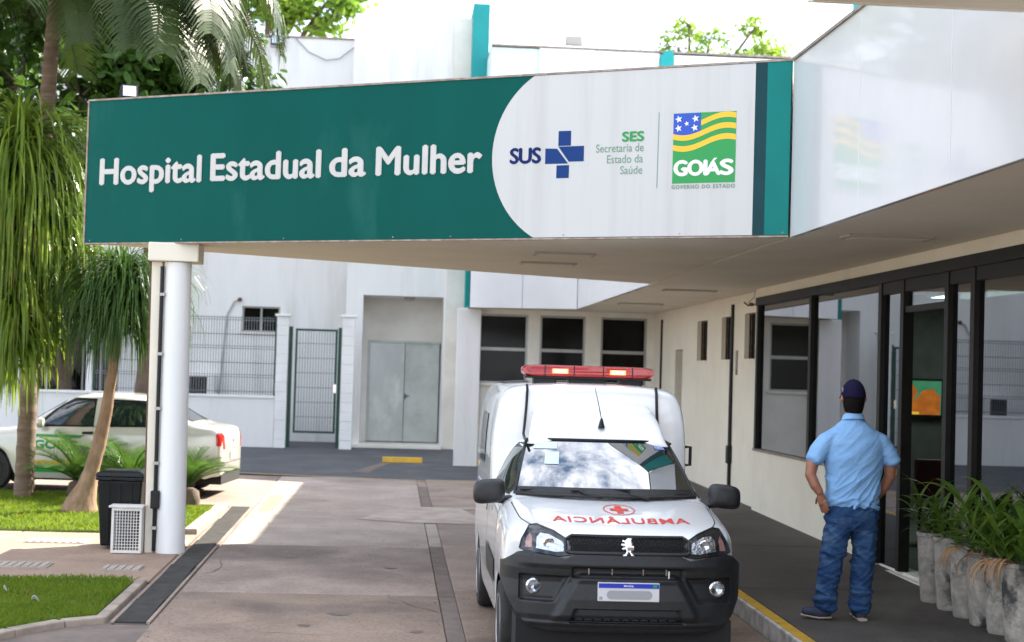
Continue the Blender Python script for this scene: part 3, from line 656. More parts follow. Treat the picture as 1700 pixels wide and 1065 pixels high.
# upper storey
YU = 33.5
ab(1.86, 12, YU, YU + 7.5, HS, 8.70, 'upper_wall', 'cyan_paint')
for x0, x1, dz in ((2.86, 4.04, .012), (4.05, 5.37, .006), (5.68, 8.2, -.02), (8.21, 12, -.02)): ab(x0, x1, YU - .05, YU - .002, HS + .2, 8.70 + dz, 'wall_panel', 'white_paint')
m = MB(); m.prism([(5.38, YU - .12, HS + 1), (5.66, YU - .12, HS + 1), (5.66, YU - .12, 8.72), (5.58, YU - .12, 8.77), (5.46, YU - .12, 8.74), (5.38, YU - .12, 8.60)], (0, .119, 0)); m.build('teal_pier', 'teal_wall', an)
ab(1.86, 12, YU - .06, YU + 7.52, 8.72, 8.76, 'coping', 'alu_trim')
flood((3.58, YU + .1, 8.75), 0, -.15, 'grey floodlight standing on the far parapet against the sky', w=.34, h=.2, body='grey_alu', lens='lamp_panel', stem=.07)

# ---------------------------------------------------------------- tower with galvanised doors, and the left wing wall
YT = 35.5
tw = thing('entrance_tower', 'tall white block with recessed pair of galvanised doors and a teal pier', 'building', (.3, YT, gz(YT)))
def tb(x0, x1, y0, y1, z0, z1, name='wall', mat='white_paint', parent=tw, bevel=0): return MB().box(x0, x1, y0, y1, z0, z1).build(name, mat, parent, bevel=bevel)
tb(-1.03, -.66, YT, YT + 1.9, 0, 9.72); tb(1.09, 1.14, YT, YT + 1.9, 0, 9.72); tb(-.66, 1.09, YT, YT + 1.9, 3.56, 9.72); tb(-1.03, 1.6, YT + 1.91, YT + 5.5, 0, 9.68); tb(1.14, 1.53, YT - .06, YT + 1.9, 0, 9.70, mat='warm_white')
tb(-.66, 1.09, YT + 1.06, YT + 1.3, 2.60, 3.56, 'recess_wall', 'warm_white'); tb(-.66, -.545, YT + 1.06, YT + 1.3, .2, 2.60, 'recess_wall', 'warm_white')
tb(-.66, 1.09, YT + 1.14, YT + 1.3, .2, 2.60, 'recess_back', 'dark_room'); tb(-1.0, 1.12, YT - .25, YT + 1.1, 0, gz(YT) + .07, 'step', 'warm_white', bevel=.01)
zb = gz(YT) + .09
for x0, x1, mt in ((-.50, .285, 'galv'), (.295, 1.06, 'galv2')):
    dr = tb(x0, x1, YT + 1.08, YT + 1.12, zb, 2.55, 'door_leaf', mt, bevel=.004)
    if x0 > 0: MB().box(.31, .33, YT + 1.05, YT + 1.08, 1.30, 1.42).build('handle', 'black_metal', dr); MB().box(.31, .41, YT + 1.035, YT + 1.05, 1.36, 1.38).build('handle', 'black_metal', dr)
tb(-.545, 1.09, YT + 1.05, YT + 1.07, 2.551, 2.6, 'door_frame', 'galv2'); tb(-.545, -.502, YT + 1.05, YT + 1.1, zb, 2.55, 'door_frame', 'galv2')
tb(1.53, 1.89, YT - .5, YT + 1.2, 3.2, 9.94, 'teal_pier', 'teal_wall', bevel=.01)
rl = thing('recess_lamp', 'small round ceiling lamp above the galvanised doors', 'lamp', (.35, YT + .45, 3.56)); m = MB(); m.lathe([(.13, 0), (.13, -.03), (.10, -.08), (0, -.09)], (.35, YT + .45, 3.56), 16); m.build('globe', 'lamp_panel', rl, smooth=60)
m = MB(); m.tube([(1.50, YT - .09, 3.2), (1.50, YT - .09, .9)], .022, 6); m.build('conduit', 'black_plastic', tw)
tb(1.455, 1.53, YT - .13, YT - .062, .75, 1.0, 'junction_box', 'black_plastic')
YL = 37.0
lw = thing('left_wing', 'plain white wing wall behind the fence with a small sliding window', 'building', (-4, YL, gz(YL)))
def lb(x0, x1, y0, y1, z0, z1, name='wall', mat='white_paint', parent=lw, bevel=0): return MB().box(x0, x1, y0, y1, z0, z1).build(name, mat, parent, bevel=bevel)
lb(-3.40, -2.55, YL, YL + .3, 0, 2.71); lb(-3.40, -2.55, YL, YL + .3, 3.29, 9.40); lb(-2.55, -1.03, YL, YL + .3, 0, 9.42); lb(-6.1, -3.40, YL, YL + .3, 0, 9.41)
lb(-8.1, -6.1, YL, YL + .3, 3.4, 9.40); lb(-14, -8.1, YL, YL + .3, 0, 9.40); lb(-8.1, -6.1, YL, YL + .3, 0, 1.2)
for x0, x1, z0, z1, n in ((-3.40, -2.55, 2.71, 3.29, 1), (-8.1, -6.1, 1.2, 3.4, 4)):
    w = lb(x0, x1, YL + .14, YL + .18, z0, z1, 'window', 'dark_win')
    for k in range(n + 2): xx = x0 + (x1 - x0 - .04) * k / (n + 1); lb(xx, xx + .04, YL + .08, YL + .139, z0, z1, 'frame', 'grey_alu', w)
    for zz in (z0, z1 - .035): lb(x0, x1, YL + .07, YL + .079, zz, zz + .035, 'frame', 'grey_alu', w)
    lb(x0 - .05, x1 + .05, YL - .05, YL + .02, z0 - .045, z0 - .003, 'sill', 'warm_white', w)
lb(-14, -1.03, YL - .03, YL + .33, 9.425, 9.46, 'coping', 'alu_trim')
lp = [(-3.48, YL - .02, 3.42), (-3.58, YL - .03, 3.38), (-3.72, YL - .03, 3.1), (-3.78, YL - .03, 2.4), (-3.84, YL - .03, 1.4), (-3.9, YL - .03, .9)]
m = MB(); m.tube(lp, .018, 6); m.build('pipe', 'grey_alu', lw)
MB().lathe([(.05, 0), (.05, -.05), (0, -.06)], (-3.46, YL, 3.43), 10, axis='y').build('pipe_cap', 'rust', lw)
flood((-2.80, YL - .12, 9.16), 0, -.2, 'black floodlight at the top edge of the left wing wall', w=.28, h=.22, stem=.06)
m = MB(); m.tube([(-2.4, YL - .03, 9.40), (-2.1, YL - .04, 9.1), (-1.7, YL - .04, 8.93), (-1.4, YL - .04, 8.98), (-1.08, YL - .04, 9.25)], .012, 5)
tag(m.build('loose_cable', 'wire_grey', smooth=60), 'thin loose cable hanging in a curve on the upper wing wall', 'cable')
ac = thing('air_conditioner', 'small white air conditioner with dark grille against the wing wall', 'air conditioner', (-4.25, YL - .3, 1.25))
MB().box(-4.52, -3.94, YL - .35, YL - .002, 1.24, 1.72).build('casing', 'white_paint', ac, bevel=.015); MB().box(-4.48, -4.10, YL - .36, YL - .3501, 1.29, 1.67).build('grille', 'black_metal', ac)

# ---------------------------------------------------------------- boundary wall, mesh fence, gate
YF = 34.5
bw = thing('boundary_wall', 'low white wall topped with grey wire mesh behind the parked sedan', 'wall', (-4, YF, gz(YF)))
def fb(x0, x1, y0, y1, z0, z1, name, mat, parent=bw, bevel=0): return MB().box(x0, x1, y0, y1, z0, z1).build(name, mat, parent, bevel=bevel)
fb(-14, -2.44, YF, YF + .18, 0, 1.27, 'wall', 'white_paint'); fb(-14, -2.445, YF - .03, YF + .21, 1.27, 1.325, 'cap', 'white_block', bevel=.008)
def mesh_panel(parent, x0, x1, y, z0, z1, dx=.055, r=.0062, hz=None):
    m = MB(); n = int((x1 - x0) / dx)
    for i in range(n + 1):
        x = x0 + (x1 - x0) * i / n; m.tube([(x, y, z0), (x, y, z1)], r, 4, cap=False)
    for z in hz: m.tube([(x0, y - .005, z), (x1, y - .005, z)], r * 1.15, 4, cap=False)
    o = m.build('wire_mesh', 'wire_grey', parent, kind='stuff'); return o
hz = [z for k in range(6) for z in (1.4 + k * .3, 1.4 + k * .3 + (.05 if k % 2 else 0))] + [2.95]
mesh_panel(bw, -6.2, -2.47, YF + .09, 1.325, 2.98, hz=hz)
for x in (-2.475, -4.35, -6.22): fb(x, x + .035, YF + .07, YF + .11, 1.325, 3.0, 'post', 'green_metal')
fb(-6.35, -6.23, YF - .02, YF + .2, 1.325, 2.6, 'pillar', 'white_block')
def block_pillar(x0, x1, label, top):
    p_ = thing('gate_pillar', label, 'pillar', ((x0 + x1) / 2, YF, gz(YF)), group='block pillars of the green gate')
    z = gz(YF) - .02; i = 0; n = 14; h = (top - z) / n
    for i in range(n):
        q = rnd.uniform(-.003, .003); MB().box(x0 + q, x1 + q, YF - .05 + q, YF + .26, z + i * h + .004, z + (i + 1) * h - .003).build('block', 'white_block', p_, bevel=.008)
    MB().box(x0 + .012, x1 - .012, YF - .036, YF + .25, z, top).build('mortar', 'white_paint', p_); MB().box(x0 - .04, x1 + .04, YF - .09, YF + .3, top, top + .055).build('cap', 'white_block', p_, bevel=.01)
block_pillar(-2.43, -2.185, 'white block pillar left of the green gate, at the end of the low wall', 3.0)
block_pillar(-1.06, -.80, 'white block pillar right of the green gate, beside the tower', 3.02)
g = thing('metal_gate', 'green framed gate filled with grey wire mesh between block pillars', 'gate', (-1.6, YF, gz(YF)))
z0 = gz(YF) + .02
fb(-2.175, -2.10, YF + .05, YF + .13, z0, 2.80, 'post', 'green_metal', g); fb(-1.14, -1.07, YF + .05, YF + .13, z0, 2.80, 'post', 'green_metal', g)
zg = .56
for a_, b_, c_, d_ in ((-2.04, -2.0, zg, 2.76), (-1.20, -1.155, zg, 2.76), (-2.0, -1.2, 2.715, 2.76), (-2.0, -1.2, zg, zg + .045)): fb(a_, b_, YF + .06, YF + .11, c_, d_, 'frame', 'green_metal', g)
mesh_panel(g, -2.0, -1.2, YF + .085, zg + .045, 2.715, hz=[.9 + k * .31 for k in range(6)])
fb(-1.215, -1.16, YF + .03, YF + .06, 1.42, 1.6, 'lock', 'chrome', g)
# ---------------------------------------------------------------- vehicles
def body_loft(name, stations, mat, parent, sub=2, capf=True, capr=True, crease=None):
    """stations: (y, [(x,z) ... half profile from sill to centre line]) mirrored and lofted"""
    n = len(stations[0][1]); m = MB(); rows = []
    for y, pr in stations:
        row = [(x, y, z) for x, z in pr] + [(-x, y, z) for x, z in reversed(pr[:-1] if abs(pr[-1][0]) < 1e-6 else pr)]
        rows.append(row)
    m.loft(rows, closed=False)
    k = len(rows[0])
    if capf: m.f.append(tuple(range(k)))
    if capr: e = (len(rows) - 1) * k; m.f.append(tuple(e + k - 1 - j for j in range(k)))
    o = m.build(name, mat, parent, smooth=180, sub=sub)
    return o
def drape(polys, bv, axis, off, step=.03, sgn=-1, flip=False):
    """2-D polygons draped on a surface. axis 'x': polygon (y,z) hit along x; 'z': polygon (x,y) hit from above; 'y': (x,z) hit from the front"""
    v, f = flat_poly(polys, step) if isinstance(polys, list) else polys
    out = []; last = None
    for a, b in v:
        if axis == 'x': o_ = Vector((3 * sgn, a, b)); d_ = Vector((-sgn, 0, 0))
        elif axis == 'z': o_ = Vector((a, b, 4)); d_ = Vector((0, 0, -1))
        else: o_ = Vector((a, -3 if sgn < 0 else 9, b)); d_ = Vector((0, 1 if sgn < 0 else -1, 0))
        h = bv.ray_cast(o_, d_)
        if h[0] is None: h = bv.find_nearest(o_ + d_ * 3)
        nrm = h[1] if h[1].dot(d_) < 0 else -h[1]
        out.append(h[0] + nrm * off)
    return out, f
def wheel(parent, x, y, z, r, w, side, rimname='rim', hub='rim'):
    t = MB(); s_ = side
    prof = [(r * .62, -w / 2), (r * .92, -w / 2), (r * .985, -w * .40), (r, -w * .25), (r, w * .25), (r * .985, w * .40), (r * .92, w / 2), (r * .62, w / 2)]
    for h in (-.12, .12):  # tread grooves
        pass
    t.lathe(prof, (x, y, z), 36, axis='x'); o = t.build('wheel', 'tyre', parent, smooth=40)
    d_ = MB(); xo = x + side * w * .5
    d_.lathe([(0, -.02 * s_), (r * .18, -.012 * s_), (r * .22, -.035 * s_), (r * .5, -.045 * s_), (r * .60, .004 * s_), (r * .64, .006 * s_), (r * .64, -.03 * s_)], (xo, y, z), 36, axis='x'); d_.build('rim', hub, o, smooth=40)
    for k in range(8):
        a = 2 * math.pi * k / 8; c_, q_ = math.cos(a), math.sin(a)
        b = MB(); ww = .022
        pts = [(r * .2, -ww), (r * .6, -ww * 1.4), (r * .6, ww * 1.4), (r * .2, ww)]
        b.prism([(xo - s_ * .03, y + p * c_ - u * q_, z + p * q_ + u * c_) for p, u in pts], (s_ * .022, 0, 0)); b.build('spoke', hub, o)
    return o

# ---- ambulance (front bumper at y = 0, facing -y)
am = thing('ambulance', 'white ambulance van with red roof light bar and black bumper parked under the canopy', 'ambulance', (1.545, 10.35, gz(11.6)-.0), R(.05), local=True)
am.rotation_euler.x = math.atan(SLOPE); am.location.z = gz(10.35)
WB_, DB_, PB_ = .785, .75, 3.2
def planw(y): return WB_ if y >= DB_ else WB_ * (1 - (1 - max(y, .004) / DB_) ** PB_) ** (1 / PB_)
def archz(y, yc, r=.335, zc=.29, base=.30):
    d2 = r * r - (y - yc) ** 2
    return max(base, zc + math.sqrt(d2)) if d2 > 0 else base
def lerp(t, pts):
    for (a, b), (c, d) in zip(pts[:-1], pts[1:]):
        if t <= c: return b + (d - b) * max(0, (t - a)) / (c - a)
    return pts[-1][1]
hoodz = [(.05, .90), (.09, .945), (.14, .968), (.3, 1.005), (.55, 1.045), (.85, 1.088), (1.05, 1.112)]
st = []
for y in (.05, .08, .13, .2, .3, .41, .44, .5, .62, .75, .88, 1.0):
    w = planw(y) ; h = lerp(y, hoodz); zb_ = archz(y, .75) if y > .55 else .60; lk = .90 if y < .405 else 1
   
    p1 = max(.58, zb_ + .02); p2 = max(.74, p1 + .06)
    st.append((y, [(w * .985 * lk, zb_), (w * lk, p1), (w * lk, p2), (w * .985, min(h - .09, .90)), (w * .945, h - .055), (w * .86, h - .018), (w * .6, h - .004), (w * .3, h), (0, h)]))
def cab(y, ztop, p3, p4, p5, p6):
    w = .785; zb_ = max(archz(y, .75), archz(y, 3.30)); zb_ = zb_ if zb_ > .301 else .30
    p1 = max(.58, zb_ + .02); p2 = max(.74, p1 + .06)
    return (y, [(w * .975, zb_), (w, p1), (w, p2), p3, p4, p5, p6, (p6[0] * .5, ztop), (0, ztop)])
st += [cab(1.06, 1.113, (.775, .96), (.745, 1.065), (.67, 1.10), (.46, 1.110)),
       cab(1.11, 1.118, (.775, .97), (.742, 1.075), (.64, 1.10), (.44, 1.115)),
       cab(1.30, 1.245, (.775, 1.0), (.74, 1.085), (.60, 1.195), (.42, 1.235)),
       cab(1.56, 1.395, (.775, 1.02), (.745, 1.095), (.535, 1.365), (.40, 1.385)),
       cab(1.70, 1.485, (.775, 1.02), (.745, 1.10), (.575, 1.44), (.43, 1.48)),
       cab(2.0, 1.50, (.775, 1.02), (.75, 1.10), (.60, 1.45), (.45, 1.49)),
       cab(2.4, 1.50, (.775, 1.02), (.755, 1.10), (.62, 1.45), (.46, 1.49)),
       cab(2.95, 1.50, (.775, 1.02), (.755, 1.10), (.62, 1.45), (.46, 1.49)),
       cab(3.05, 1.50, (.775, 1.02), (.755, 1.10), (.62, 1.45), (.46, 1.49)),
       cab(3.15, 1.50, (.775, 1.02), (.755, 1.10), (.62, 1.45), (.46, 1.49)),
       cab(3.30, 1.50, (.775, 1.02), (.755, 1.10), (.62, 1.45), (.46, 1.49)),
       cab(3.45, 1.50, (.775, 1.02), (.755, 1.10), (.62, 1.45), (.46, 1.49)),
       cab(3.56, 1.50, (.775, 1.02), (.755, 1.10), (.62, 1.45), (.46, 1.49)),
       cab(3.66, 1.50, (.775, 1.02), (.755, 1.10), (.62, 1.45), (.46, 1.49)),
       cab(4.05, 1.50, (.775, 1.02), (.755, 1.10), (.62, 1.45), (.46, 1.49))]
body = bake(body_loft('body', st, 'car_white', am)); bv = bvh_of(body)
MB().box(-.70, .70, .12, 3.95, .16, .42).build('underbody', 'void', am)
# patient box
bx = []
for y, sc_, zt in ((2.12, .95, 1.845), (2.14, .975, 1.87), (2.20, .995, 1.89), (2.32, 1.0, 1.90), (3.2, 1.0, 1.905), (4.0, 1.0, 1.895), (4.12, .985, 1.88), (4.16, .95, 1.84)):
    f_ = (zt - 1.0) / .905
    bx.append((y, [(x * sc_ * .955, 1.0 + (z - 1.0) * f_ if z > 1 else z) for x, z in ((.76, .45), (.795, .60), (.80, .95), (.80, 1.25), (.79, 1.52), (.765, 1.70), (.725, 1.81), (.665, 1.868), (.5, 1.893), (.25, 1.902), (0, 1.905))]))
box = bake(body_loft('patient_box', bx, 'car_white', am, sub=2))
bvx = bvh_of(box)
# raised cab fairing
fx = []
for y, w, z in ((1.655, .52, 1.476), (1.675, .518, 1.495), (1.74, .51, 1.56), (1.85, .495, 1.648), (2.0, .475, 1.715), (2.12, .455, 1.755), (2.22, .45, 1.77)):
    fx.append((y, [(w + .012, 1.455 if z > 1.5 else 1.45), (w, max(z - .05, 1.46)), (w * .95, z - .018), (w * .82, z - .004), (w * .4, z + .004), (0, z + .006)]))
fair = bake(body_loft('roof_fairing', fx, 'car_white', am, sub=2))
for s_ in (-1, 1):
    m = MB(); m.tube([(s_ * .535, 1.65, 1.474), (s_ * .535, 1.8, 1.478), (s_ * .525, 2.06, 1.500), (s_ * .515, 2.108, 1.56), (s_ * .505, 2.110, 1.70), (s_ * .50, 2.120, 1.835), (s_ * .50, 2.16, 1.876)], .011, 6); m.build('gutter_seal', 'black_plastic', am, smooth=60)
# windscreen
def ws(s_, t, off=0):
    x = (.648 + (.528 - .648) * t) * s_; y = 1.005 + .61 * t + (.20 - .04 * t) * abs(s_) ** 2.1; z = 1.118 + (1.474 - 1.118) * t + .016 * math.sin(math.pi * t) - .012 * abs(s_) ** 3
    return Vector((x, y - .010, z + .012)) + Vector((0, -.50, .866)) * off
m = MB(); m.grid(lambda u, v: ws(2 * u - 1, v), 32, 18); m.build('windscreen', 'windscreen', am, smooth=180)
pts = [ws(-1 + 2 * i / 32, 0, .004) for i in range(33)] + [ws(1, i / 10, .004) for i in range(1, 11)] + [ws(1 - 2 * i / 32, 1, .004) for i in range(1, 33)] + [ws(-1, 1 - i / 10, .004) for i in range(1, 11)]
m = MB(); m.tube(pts, .011, 6, cap=False); m.build('windscreen_seal', 'black_plastic', am, smooth=60)
m = MB(); m.grid(lambda u, v: ws(2 * u - 1, v * .12, .003), 24, 3); m.build('frit_band', 'black_plastic', am, smooth=180)
m = MB(); m.grid(lambda u, v: ws(-.88 + .30 * u, .80 + .14 * v, .004), 6, 3); m.build('sticker', 'sticker_white', am)
m = MB(); m.grid(lambda u, v: ws(-.72 + .17 * u, .50 + .24 * v, .004), 4, 3); m.build('sticker', 'sticker_white', am)
m = MB(); m.grid(lambda u, v: ws(.76 + .14 * u, .84 + .07 * v, .004), 4, 3); m.build('sticker', 'sticker_blue', am)
# cowl and wipers
m = MB(); m.grid(lambda u, v: Vector(((2 * u - 1) * .645, .950 + .050 * v + .20 * abs(2 * u - 1) ** 2.1, 1.128 + .012 * v - .006 * abs(2 * u - 1) ** 2)), 24, 2); m.build('cowl', 'black_plastic', am, smooth=180, solid=.012)
for pv, tip, s0 in (((-.05, .965, 1.125), (-.97, .07), -.1), ((.28, .97, 1.125), (-.42, .05), .3)):
    a_ = Vector(pv); b_ = ws(s0 + .02, .04, .018); e1 = ws(tip[0] * .98, .045, .016); e2 = ws(s0 + (.35 if s0 < 0 else .60), .075 if s0 < 0 else .02, .016)
    m = MB(); m.tube([a_, a_ + Vector((-.12, .02, .02)), (e1 + e2) / 2 + Vector((0, -.01, .012))], [.013, .010, .008], 6); m.build('wiper_arm', 'black_plastic', am, smooth=60)
    m = MB(); m.tube([e1, (e1 + e2) / 2 + Vector((0, -.01, .006)), e2], [.006, .011, .006], 6); m.build('wiper_blade', 'black_plastic', am, smooth=60)
# front surfaces
y0z = [(.30, .075), (.36, .03), (.45, .0), (.56, .0), (.66, .012), (.74, .0), (.82, .012), (.90, .05), (.98, .11), (1.06, .2)]
def fy(x, z, off=0):
    w = WB_ * 1.0; q = min(abs(x) / w, .9995)
    return lerp(z, y0z) + DB_ * .62 * (1 - (1 - q ** 3.0) ** (1 / 3.0)) - off
def front(name, poly, mat, off, step=.02, parent=am, th=0, relief=None, smooth=180):
    v, f = flat_poly([poly], step)
    m = MB(); m.add([(x, fy(x, z, off + (relief(x, z) if relief else 0)), z) for x, z in v], f)
    o = m.build(name, mat, parent, smooth=smooth)
    if th: md = o.modifiers.new('s', 'SOLIDIFY'); md.thickness = th; md.offset = -1
    return o
def sstep(a, b, x): t = min(1, max(0, (x - a) / (b - a))); return t * t * (3 - 2 * t)
# bumper: wrapped grid with relief
def bump_top(x):
    a = abs(x); return lerp(a, [(0, .842), (.34, .842), (.40, .815), (.56, .836), (.64, .855), (.70, .838), (.76, .79), (.80, .755)])
def relief(x, z):
    a = abs(x); r_ = 0
    r_ += .018 * sstep(.74, .78, z) * (1 - sstep(.60, .74, a))                     # upper lip
    lim = .30 + (.70 - z) * 0.55                                                  # centre trapezoid stands proud
    r_ += .030 * (1 - sstep(lim, lim + .05, a)) * sstep(.40, .46, z) * (1 - sstep(.70, .73, z))
    r_ -= .035 * (1 - sstep(.345, .36, a)) * sstep(.690, .70, z) * (1 - sstep(.755, .765, z))  # upper slot
    zt = .705 - .02; o1 = sstep(lim + .07, lim + .09, a) * (1 - sstep(.675, .69, a)) * sstep(.53, .545, z) * (1 - sstep(.69, .705, z))
    r_ -= .035 * o1                                                               # fog lamp pocket
    wl_ = .36 + (z - .40) * -.4
    r_ -= .030 * (1 - sstep(wl_, wl_ + .02, a)) * sstep(.405, .415, z) * (1 - sstep(.495, .505, z))  # lower grille
    r_ += .012 * sstep(.37, .40, z) * (1 - sstep(.40, .42, z))
    return r_
m = MB()
def bp(u, v):
    th = (2 * u - 1); a = abs(th); x = WB_ * 1.012 * (1 if th > 0 else -1) * (math.sin(a * math.pi / 2 * .97)) ** .85
    zb_ = lerp(abs(x), [(0, .345), (.50, .345), (.62, .375), (.70, .44), (.76, .55), (.80, .66)]); z = zb_ + (bump_top(x) - zb_) * v
    return (x, fy(x / 1.012, z, .012 + relief(x, z)) - .0, z)
m.grid(bp, 190, 90); m.build('bumper', 'bumper_plastic', am, smooth=60)
m = MB()
for s_ in (-1, 1):
    pass
m.grid(lambda u, v: ((2 * u - 1) * .52, fy((2 * u - 1) * .52, .345, 0) + .02 + .35 * v, .345 - .03 * v), 30, 3); m.build('chin', 'black_plastic', am, smooth=180)
# grille
gp = [(-.40, .862), (-.375, .85), (.375, .85), (.40, .862), (.40, .93), (.36, .955), (-.36, .955), (-.40, .93)]
gr = front('grille', gp, 'black_plastic', .012)
fr = MB(); pts = []
for i in range(len(gp)):
    a_, b_ = gp[i], gp[(i + 1) % len(gp)]
    for k in range(6): t = k / 6; x, z = a_[0] + (b_[0] - a_[0]) * t, a_[1] + (b_[1] - a_[1]) * t; pts.append((x, fy(x, z, .018), z))
fr.tube(pts + [pts[0]], .012, 6, cap=False); fr.build('grille_surround', 'bumper_plastic', gr, smooth=60)
m = MB(); row = 0; z = .868
while z < .95:
    x = -.37 + (.011 if row % 2 else 0)
    while x < .37:
        c = (x, fy(x, z, .013), z); m.lathe([(.0115, 0), (.0075, -.009), (.005, -.004), (0, -.003)], c, 6, axis='y'); x += .024
    z += .0175; row += 1
m.build('honeycomb', 'bumper_plastic', gr, kind='stuff')
# silver lion badge
lion = [(-.010,-.075),(-.045,-.075),(-.048,-.066),(-.030,-.060),(-.018,-.040),(-.020,-.022),(-.040,-.030),(-.055,-.022),(-.052,-.012),(-.030,-.008),(-.022,.004),(-.042,.002),(-.062,.010),(-.058,.020),(-.038,.018),(-.020,.020),(-.030,.030),(-.052,.036),(-.046,.046),(-.024,.042),(-.012,.052),(.004,.062),(.022,.058),(.036,.064),(.040,.052),(.034,.040),(.040,.026),(.046,.008),(.052,-.012),(.046,-.030),(.034,-.044),(.040,-.058),(.052,-.066),(.050,-.075),(.022,-.075),(.020,-.062),(.010,-.046),(.000,-.040),(-.004,-.058)]
front('badge', [(x * .74 + .0, .900 + z * .80) for x, z in lion], 'chrome', .034, .02, th=.012)
# headlights
hlp = [(.685, .862), (.672, .915), (.622, 1.002), (.575, 1.010), (.47, .975), (.385, .925), (.368, .895), (.374, .838), (.44, .828), (.56, .842), (.65, .850)]
for s_ in (-1, 1):
    poly = [(x * s_, z) for x, z in hlp]
    h = front('headlight', poly, 'black_plastic', .006)
    cx_ = sum(p[0] for p in poly) / len(poly); cz_ = sum(p[1] for p in poly) / len(poly)
    rp = [(.585, .868), (.580, .935), (.555, .962), (.50, .955), (.425, .918), (.400, .888), (.402, .858), (.46, .852)]
    front('reflector', [(x * s_, z) for x, z in rp], 'reflector', .010, .012, h)
    m = MB(); m.lathe([(.036, -.004), (.030, -.012), (.012, -.006), (0, -.004)], (.505 * s_, fy(.505 * s_, .905, .010), .905), 18, axis='y'); m.build('bulb', 'chrome', h, smooth=60)
    ap = [(.655, .868), (.645, .925), (.622, .958), (.610, .93), (.612, .872)]
    front('marker', [(x * s_, z) for x, z in ap], 'amber', .010, .015, h)
    front('lens', poly, 'lens_clear', .020, .02, h)
    m = MB(); pts = []
    for i in range(len(poly)):
        a_, b_ = poly[i], poly[(i + 1) % len(poly)]
        for k in range(5): t = k / 5; x, z = a_[0] + (b_[0] - a_[0]) * t, a_[1] + (b_[1] - a_[1]) * t; pts.append((x, fy(x, z, .010), z))
    m.tube(pts + [pts[0]], .007, 6, cap=False); m.build('bezel', 'black_plastic', h, smooth=60)
    # fog lamp
    c = (.595 * s_, fy(.595, .628, -.012), .628)
    f_ = MB(); f_.lathe([(.050, .02), (.050, -.012), (.040, -.018), (.038, -.006), (.02, .004), (0, .006)], c, 24, axis='y'); fo = f_.build('fog_lamp', 'chrome', am, smooth=50)
    MB().lathe([(.039, -.010), (.02, -.016), (0, -.018)], c, 24, axis='y').build('lens', 'lens_clear', fo, smooth=60)
    # lamps' pocket ribs
    for k in range(4):
        z = .556 + k * .036; m = MB(); x0, x1 = .475 + k * -.012, .66
        m.grid(lambda u, v: ((x0 + (x1 - x0) * u) * s_, fy(x0 + (x1 - x0) * u, z, -.018), z + .012 * v), 8, 1)
        if abs(z - .62) > .03: m.build('pocket_rib', 'black_plastic', am)
    # mirrors
    mi = MB(); rings = []
    for k, (d_, s1) in enumerate(((-.075, .55), (-.065, .82), (-.03, 1.0), (.02, 1.0), (.05, .93), (.058, .80))):
        rg = []
        for j in range(24):
            t = 2 * math.pi * j / 24; cx, cz = math.cos(t), math.sin(t)
            rx = .112 * s1 * (abs(cx) ** .55) * (1 if cx > 0 else -1); rz = .084 * s1 * (abs(cz) ** .55) * (1 if cz > 0 else -1)
            rg.append((s_ * .835 + rx, 1.09 + d_, 1.142 + rz - .10 * rx * s_))
        rings.append(rg)
    mi.loft(rings); mo = mi.build('mirror', 'bumper_plastic', am, smooth=60)
    m = MB(); m.tube([(s_ * .79, 1.11, 1.09), (s_ * .735, 1.13, 1.08), (s_ * .68, 1.16, 1.085)], [(.03, .03), (.028, .03), (.03, .035)], 10); m.build('arm', 'bumper_plastic', mo, smooth=60)
    m = MB(); m.lathe([(.0, .062), (.07, .060), (.07, .056)], (s_ * .835, 1.09, 1.142), 20, axis='y'); m.build('glass', 'chrome', mo)
    # side window, door lines, moulding, handle
    v, f = drape([[(1.30, 1.13), (1.36, 1.13), (1.98, 1.14), (2.0, 1.40), (1.72, 1.42), (1.58, 1.36)]], bv, 'x', .004, .03, s_); m = MB(); m.add(v, f); m.build('side_window', 'car_glass', am, smooth=180)
    v, f = drape([[(1.22, 1.112), (2.02, 1.12), (2.04, 1.44), (1.72, 1.455), (1.56, 1.40)]], bv, 'x', .002, .03, s_); m = MB(); m.add(v, f); m.build('window_rubber', 'black_plastic', am, smooth=180)
    v, f = drape([[(1.12, .50), (1.9, .50), (2.0, .56), (2.0, .70), (1.12, .66)]], bv, 'x', .008, .04, s_); m = MB(); m.add(v, f); m.build('side_moulding', 'bumper_plastic', am, smooth=180)
    v, f = drape([[(1.86, .93), (2.0, .93), (2.0, .975), (1.86, .975)]], bv, 'x', .02, .02, s_); m = MB(); m.add(v, f); m.build('door_handle', 'black_plastic', am)
    v, f = drape([[(2.9, 1.22), (3.55, 1.22), (3.55, 1.62), (2.9, 1.62)]], bvx, 'x', .006, .05, s_); m = MB(); m.add(v, f); m.build('box_window', 'car_glass', am, smooth=180)
    for y in (1.115, 2.06):
        v, f = drape([[(y, .42), (y + .008, .42), (y + .008, 1.08), (y, 1.08)]], bv, 'x', .0015, .04, s_); m = MB(); m.add(v, f); m.build('panel_gap', 'void', am)
    for y in (.75, 3.30): wheel(am, s_ * .675, y, .292, .292, .185, s_)
m = MB(); m.tube([(.745, 2.3, 1.28), (.81, 2.3, 1.28), (.81, 2.3, 1.42), (.745, 2.3, 1.42)], .014, 6); m.build('grab_handle', 'black_plastic', am)
